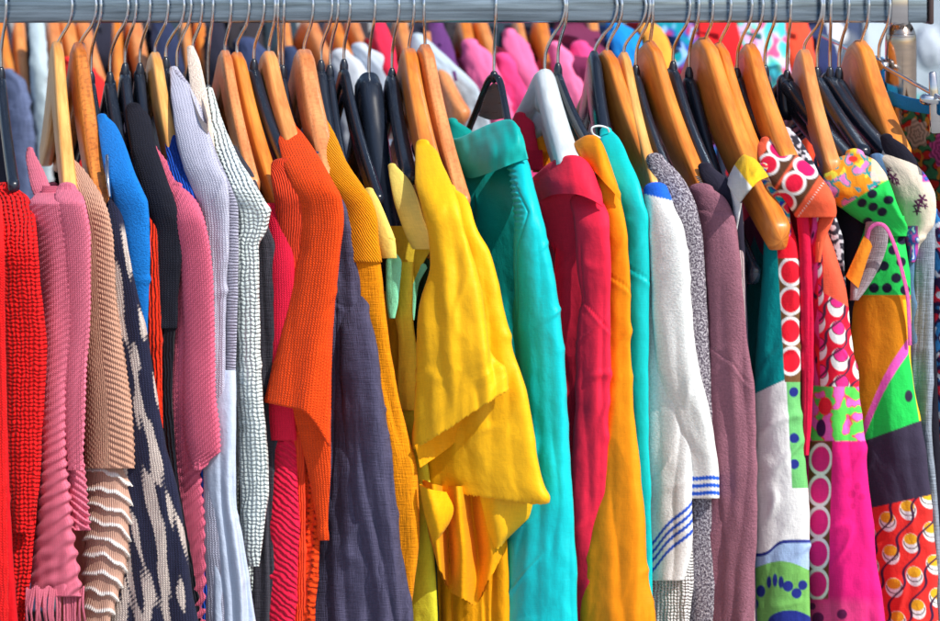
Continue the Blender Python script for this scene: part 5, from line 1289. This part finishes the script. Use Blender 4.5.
L = [
 ('denim_shirt', 'blue denim shirt in the back row at the left', 'shirt', denim, [(72, 4, 14), (80, 2, 24), (95, 6, 29), (140, 10, 34), (190, 12, 38)], -.18, 'linen'),
 ('pale_jeans', 'pale washed denim strip hanging in the back row at the left', 'jeans', (0.36, 0.45, 0.50), [(22, 30, 44), (60, 30, 47), (110, 32, 49), (190, 34, 52)], -.12),
 ('red_shirt', 'red top in the back row at the left', 'top', (0.62, 0.02, 0.02), [(60, 62, 72), (68, 62, 92), (90, 64, 106), (150, 70, 110)], -.16),
 ('dark_coat', 'dark coat in the back row behind the beige top', 'coat', dark, [(90, 96, 112), (110, 96, 126), (180, 100, 136)], -.1),
 ('navy_coat', 'navy coat in the back row behind the black knit', 'coat', navy, [(24, 152, 170), (40, 152, 178), (90, 156, 186), (160, 160, 196)], -.14),
 ('navy_sweater', 'dark navy sweater in the back row behind the lilac cardigan', 'sweater', dark, [(26, 208, 220), (40, 206, 226), (80, 206, 236), (160, 208, 244)], -.14),
 ('blue_sweater', 'dusky blue sweater in the back row behind the pinkish wooden hanger', 'sweater', (0.035, 0.05, 0.12), [(44, 234, 258), (54, 236, 268), (80, 240, 274), (160, 250, 284)], -.17),
 ('blue_sweater', 'dark slate blue sweater in the back row left of the white shirts', 'sweater', (0.03, 0.045, 0.10), [(50, 284, 296), (60, 282, 306), (90, 286, 316), (180, 296, 326)], -.17),
 ('white_shirt', 'white shirt in the back row left of the broad black coat hanger', 'shirt', white, [(54, 332, 348), (62, 332, 360), (85, 334, 372), (180, 344, 384)], -.17),
 ('white_shirt', 'white shirt in the back row right of the broad black coat hanger', 'shirt', (0.42, 0.48, 0.57), [(48, 352, 368), (56, 354, 384), (80, 366, 404), (180, 376, 412)], -.17),
 ('red_shirt', 'crimson top in the back row between white shirts', 'top', (0.66, 0.02, 0.06), [(24, 374, 384), (36, 374, 390), (60, 380, 396), (160, 388, 404)], -.1),
 ('pale_blue_shirt', 'pale grey blue shirt in the back row behind the pale wooden hangers', 'shirt', (0.36, 0.44, 0.52), [(38, 410, 424), (48, 410, 436), (70, 416, 460), (90, 424, 478), (130, 436, 490), (180, 444, 498)], -.16),
 ('purple_blouse', 'purple and black top in the back row near the highest wooden hanger', 'top', (0.10, 0.03, 0.14), [(26, 428, 444), (40, 430, 450), (70, 436, 458), (140, 446, 470)], -.08),
 ('pink_sweater', 'pink sweater in the back row right of the pale blue shirt', 'sweater', pinkA, [(44, 462, 478), (52, 462, 488), (75, 466, 500), (110, 476, 512), (180, 486, 524)], -.17),
 ('pink_jacket', 'rose pink jacket in the back row behind the thin facing hanger', 'jacket', pinkB, [(58, 494, 510), (66, 494, 520), (95, 500, 532), (150, 508, 544)], -.17),
 ('pink_blouse', 'pink blouse with a rolled cuff in the back row left of the white hanger', 'blouse', pinkA, [(33, 503, 516), (40, 504, 526), (54, 508, 532), (80, 516, 540), (150, 524, 548)], -.12),
 ('pink_dress', 'bubblegum pink dress in the back row right of the white hanger', 'dress', (0.74, 0.16, 0.34), [(46, 548, 562), (56, 550, 572), (85, 556, 584), (160, 566, 596)], -.17),
 ('rose_shirt', 'rose shirt in the back row left of the broad translucent hanger', 'shirt', pinkB, [(46, 572, 588), (54, 570, 598), (80, 574, 606), (160, 584, 616)], -.17),
 ('plum_coat', 'plum coat in the back row behind the pink dress', 'coat', (0.16, 0.02, 0.07), [(20, 556, 590), (40, 556, 602), (90, 560, 610), (160, 566, 622)], .06),
 ('blue_shirt', 'bright sky blue shirt in the back row above a pair of wooden hangers', 'shirt', (0.01, 0.22, 0.62), [(24, 606, 622), (32, 606, 636), (48, 612, 642), (100, 620, 650)], -.14),
 ('dark_green_coat', 'dark bottle green coat in the back row behind the pale thin hanger', 'coat', (0.015, 0.05, 0.06), [(44, 600, 640), (60, 604, 660), (100, 616, 690), (180, 630, 700)], -.02),
 ('orange_shirt', 'orange yellow shirt in the back row right of the blue one', 'shirt', (0.82, 0.30, 0.04), [(22, 640, 652), (30, 638, 662), (40, 644, 668), (100, 652, 680)], -.1),
 ('dark_blue_jacket', 'dark jacket sloping across the back row right of the orange shirt', 'jacket', (0.015, 0.02, 0.04), [(44, 650, 668), (56, 654, 690), (75, 668, 712), (150, 690, 740)], -.15),
]
for t_ in L: back_garment(*t_)
back_garment('print_shirt', 'blue, teal and red print shirt in the back row', 'shirt', (0.02, 0.1, 0.4), [(20, 656, 690), (40, 658, 704), (90, 664, 712), (150, 680, 720)], 0.0, prt=bright(3.1, [(0.02, 0.08, 0.42), (0.0, 0.25, 0.33), (0.45, 0.02, 0.08), (0.25, 0.45, 0.75)]))
back_garment('red_dress', 'scarlet dress in the back row at right', 'dress', (0.70, 0.012, 0.015), [(16, 700, 734), (40, 700, 740), (90, 704, 744), (160, 712, 752)], -.05)
back_garment('print_dress', 'mint and pink blurred print dress in the back row at right', 'dress', (0.1, 0.6, 0.45), [(16, 738, 782), (40, 738, 786), (90, 742, 790), (160, 752, 800)], -.05, prt=bright(5.4, [(0.14, 0.68, 0.50), (0.62, 0.45, 0.70), (0.06, 0.50, 0.62), (0.72, 0.10, 0.25)]))
back_garment('coral_dress', 'coral red dress, last in the back row at right', 'dress', (0.78, 0.07, 0.03), [(16, 782, 806), (40, 782, 812), (90, 786, 820), (160, 796, 826)], -.05)
back_garment('navy_dress', 'navy dress in the back row behind the coral one', 'dress', (0.02, 0.03, 0.10), [(20, 802, 822), (50, 804, 836), (110, 812, 846), (180, 820, 850)], .08)
# added dark coat shapes behind the back row stand in for its shade
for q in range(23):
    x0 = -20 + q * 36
    back_garment('dark_coat', 'added dark coat shape filling the shaded gap deep in the back row', 'coat', [(0.02, 0.02, 0.035), (0.03, 0.025, 0.03), (0.02, 0.035, 0.05)][q % 3], [(10, x0, x0 + 26), (50, x0 - 4, x0 + 32), (100, x0 - 4, x0 + 40), (300, x0 - 2, x0 + 42)], -.05, dy=.36, grp='added dark coat shapes deep in the back row')

# ------------------------------------------------------------------ blurred street seen past the end of the rack
pl = lambda n, c1, c2, sc: simple_mat(n, c1, c2, sc)
g = empty('market_stall', (2.6, 4.2, -1.62), 'white canvas market stall out of focus behind the rack end', 'market stall')
def cloth_sheet(name, x0, x1, z0, z1, y, mat, parent, amp=.06, n=40):
    x = np.linspace(x0, x1, n)[None]; z = np.linspace(z1, z0, 30)[:, None]
    P = np.stack([x + 0 * z, y + amp * pn(x * 3 + 4, z * .8) * 2 + 0 * z, z + 0 * x], -1)
    return mesh_grid(name, P, mat, parent, False, np.stack([x + 0 * z, z + 0 * x], -1))
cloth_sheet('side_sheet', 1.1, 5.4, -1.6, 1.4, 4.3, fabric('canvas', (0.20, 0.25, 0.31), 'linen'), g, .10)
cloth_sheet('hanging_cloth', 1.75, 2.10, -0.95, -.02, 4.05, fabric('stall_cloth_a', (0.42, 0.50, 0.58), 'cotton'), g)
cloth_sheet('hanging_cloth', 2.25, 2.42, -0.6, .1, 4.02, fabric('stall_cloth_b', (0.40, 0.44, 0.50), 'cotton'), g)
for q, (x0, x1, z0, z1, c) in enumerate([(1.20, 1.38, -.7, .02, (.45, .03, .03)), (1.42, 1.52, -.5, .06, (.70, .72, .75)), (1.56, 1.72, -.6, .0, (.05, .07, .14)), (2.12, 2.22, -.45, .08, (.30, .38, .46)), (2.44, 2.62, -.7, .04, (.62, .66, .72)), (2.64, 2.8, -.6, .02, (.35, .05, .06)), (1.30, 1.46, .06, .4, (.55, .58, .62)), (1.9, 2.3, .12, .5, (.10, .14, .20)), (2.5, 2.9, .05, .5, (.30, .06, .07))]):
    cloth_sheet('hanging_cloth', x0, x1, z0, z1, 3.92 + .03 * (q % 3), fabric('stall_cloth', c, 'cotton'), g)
cloth_sheet('counter_cloth', 1.3, 3.4, -1.6, -.42, 3.8, fabric('stall_cloth_c', (0.10, 0.32, 0.34), 'cotton'), g)
for xx in (1.15, 2.95): sweep('pole', [(xx, 4.15, -1.62), (xx, 4.15, 0), (xx, 4.15, 1.6)], .04, .04, RAILM, g, up=(0, 1, 0), n=16, pw=2)
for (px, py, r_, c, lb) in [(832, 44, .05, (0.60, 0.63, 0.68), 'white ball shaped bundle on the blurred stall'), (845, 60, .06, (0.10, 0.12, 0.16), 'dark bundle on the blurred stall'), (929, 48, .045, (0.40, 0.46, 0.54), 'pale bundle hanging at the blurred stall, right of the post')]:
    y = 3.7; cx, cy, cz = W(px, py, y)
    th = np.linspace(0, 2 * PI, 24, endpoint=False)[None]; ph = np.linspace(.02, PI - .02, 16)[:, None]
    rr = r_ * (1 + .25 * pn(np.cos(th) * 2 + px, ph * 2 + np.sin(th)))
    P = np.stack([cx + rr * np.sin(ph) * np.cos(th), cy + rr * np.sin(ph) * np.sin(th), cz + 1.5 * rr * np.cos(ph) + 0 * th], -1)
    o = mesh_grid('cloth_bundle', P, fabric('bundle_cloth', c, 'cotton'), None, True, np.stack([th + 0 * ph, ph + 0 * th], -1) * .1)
    tag(o, lb, 'cloth bundle', 'bundles on the blurred stall')
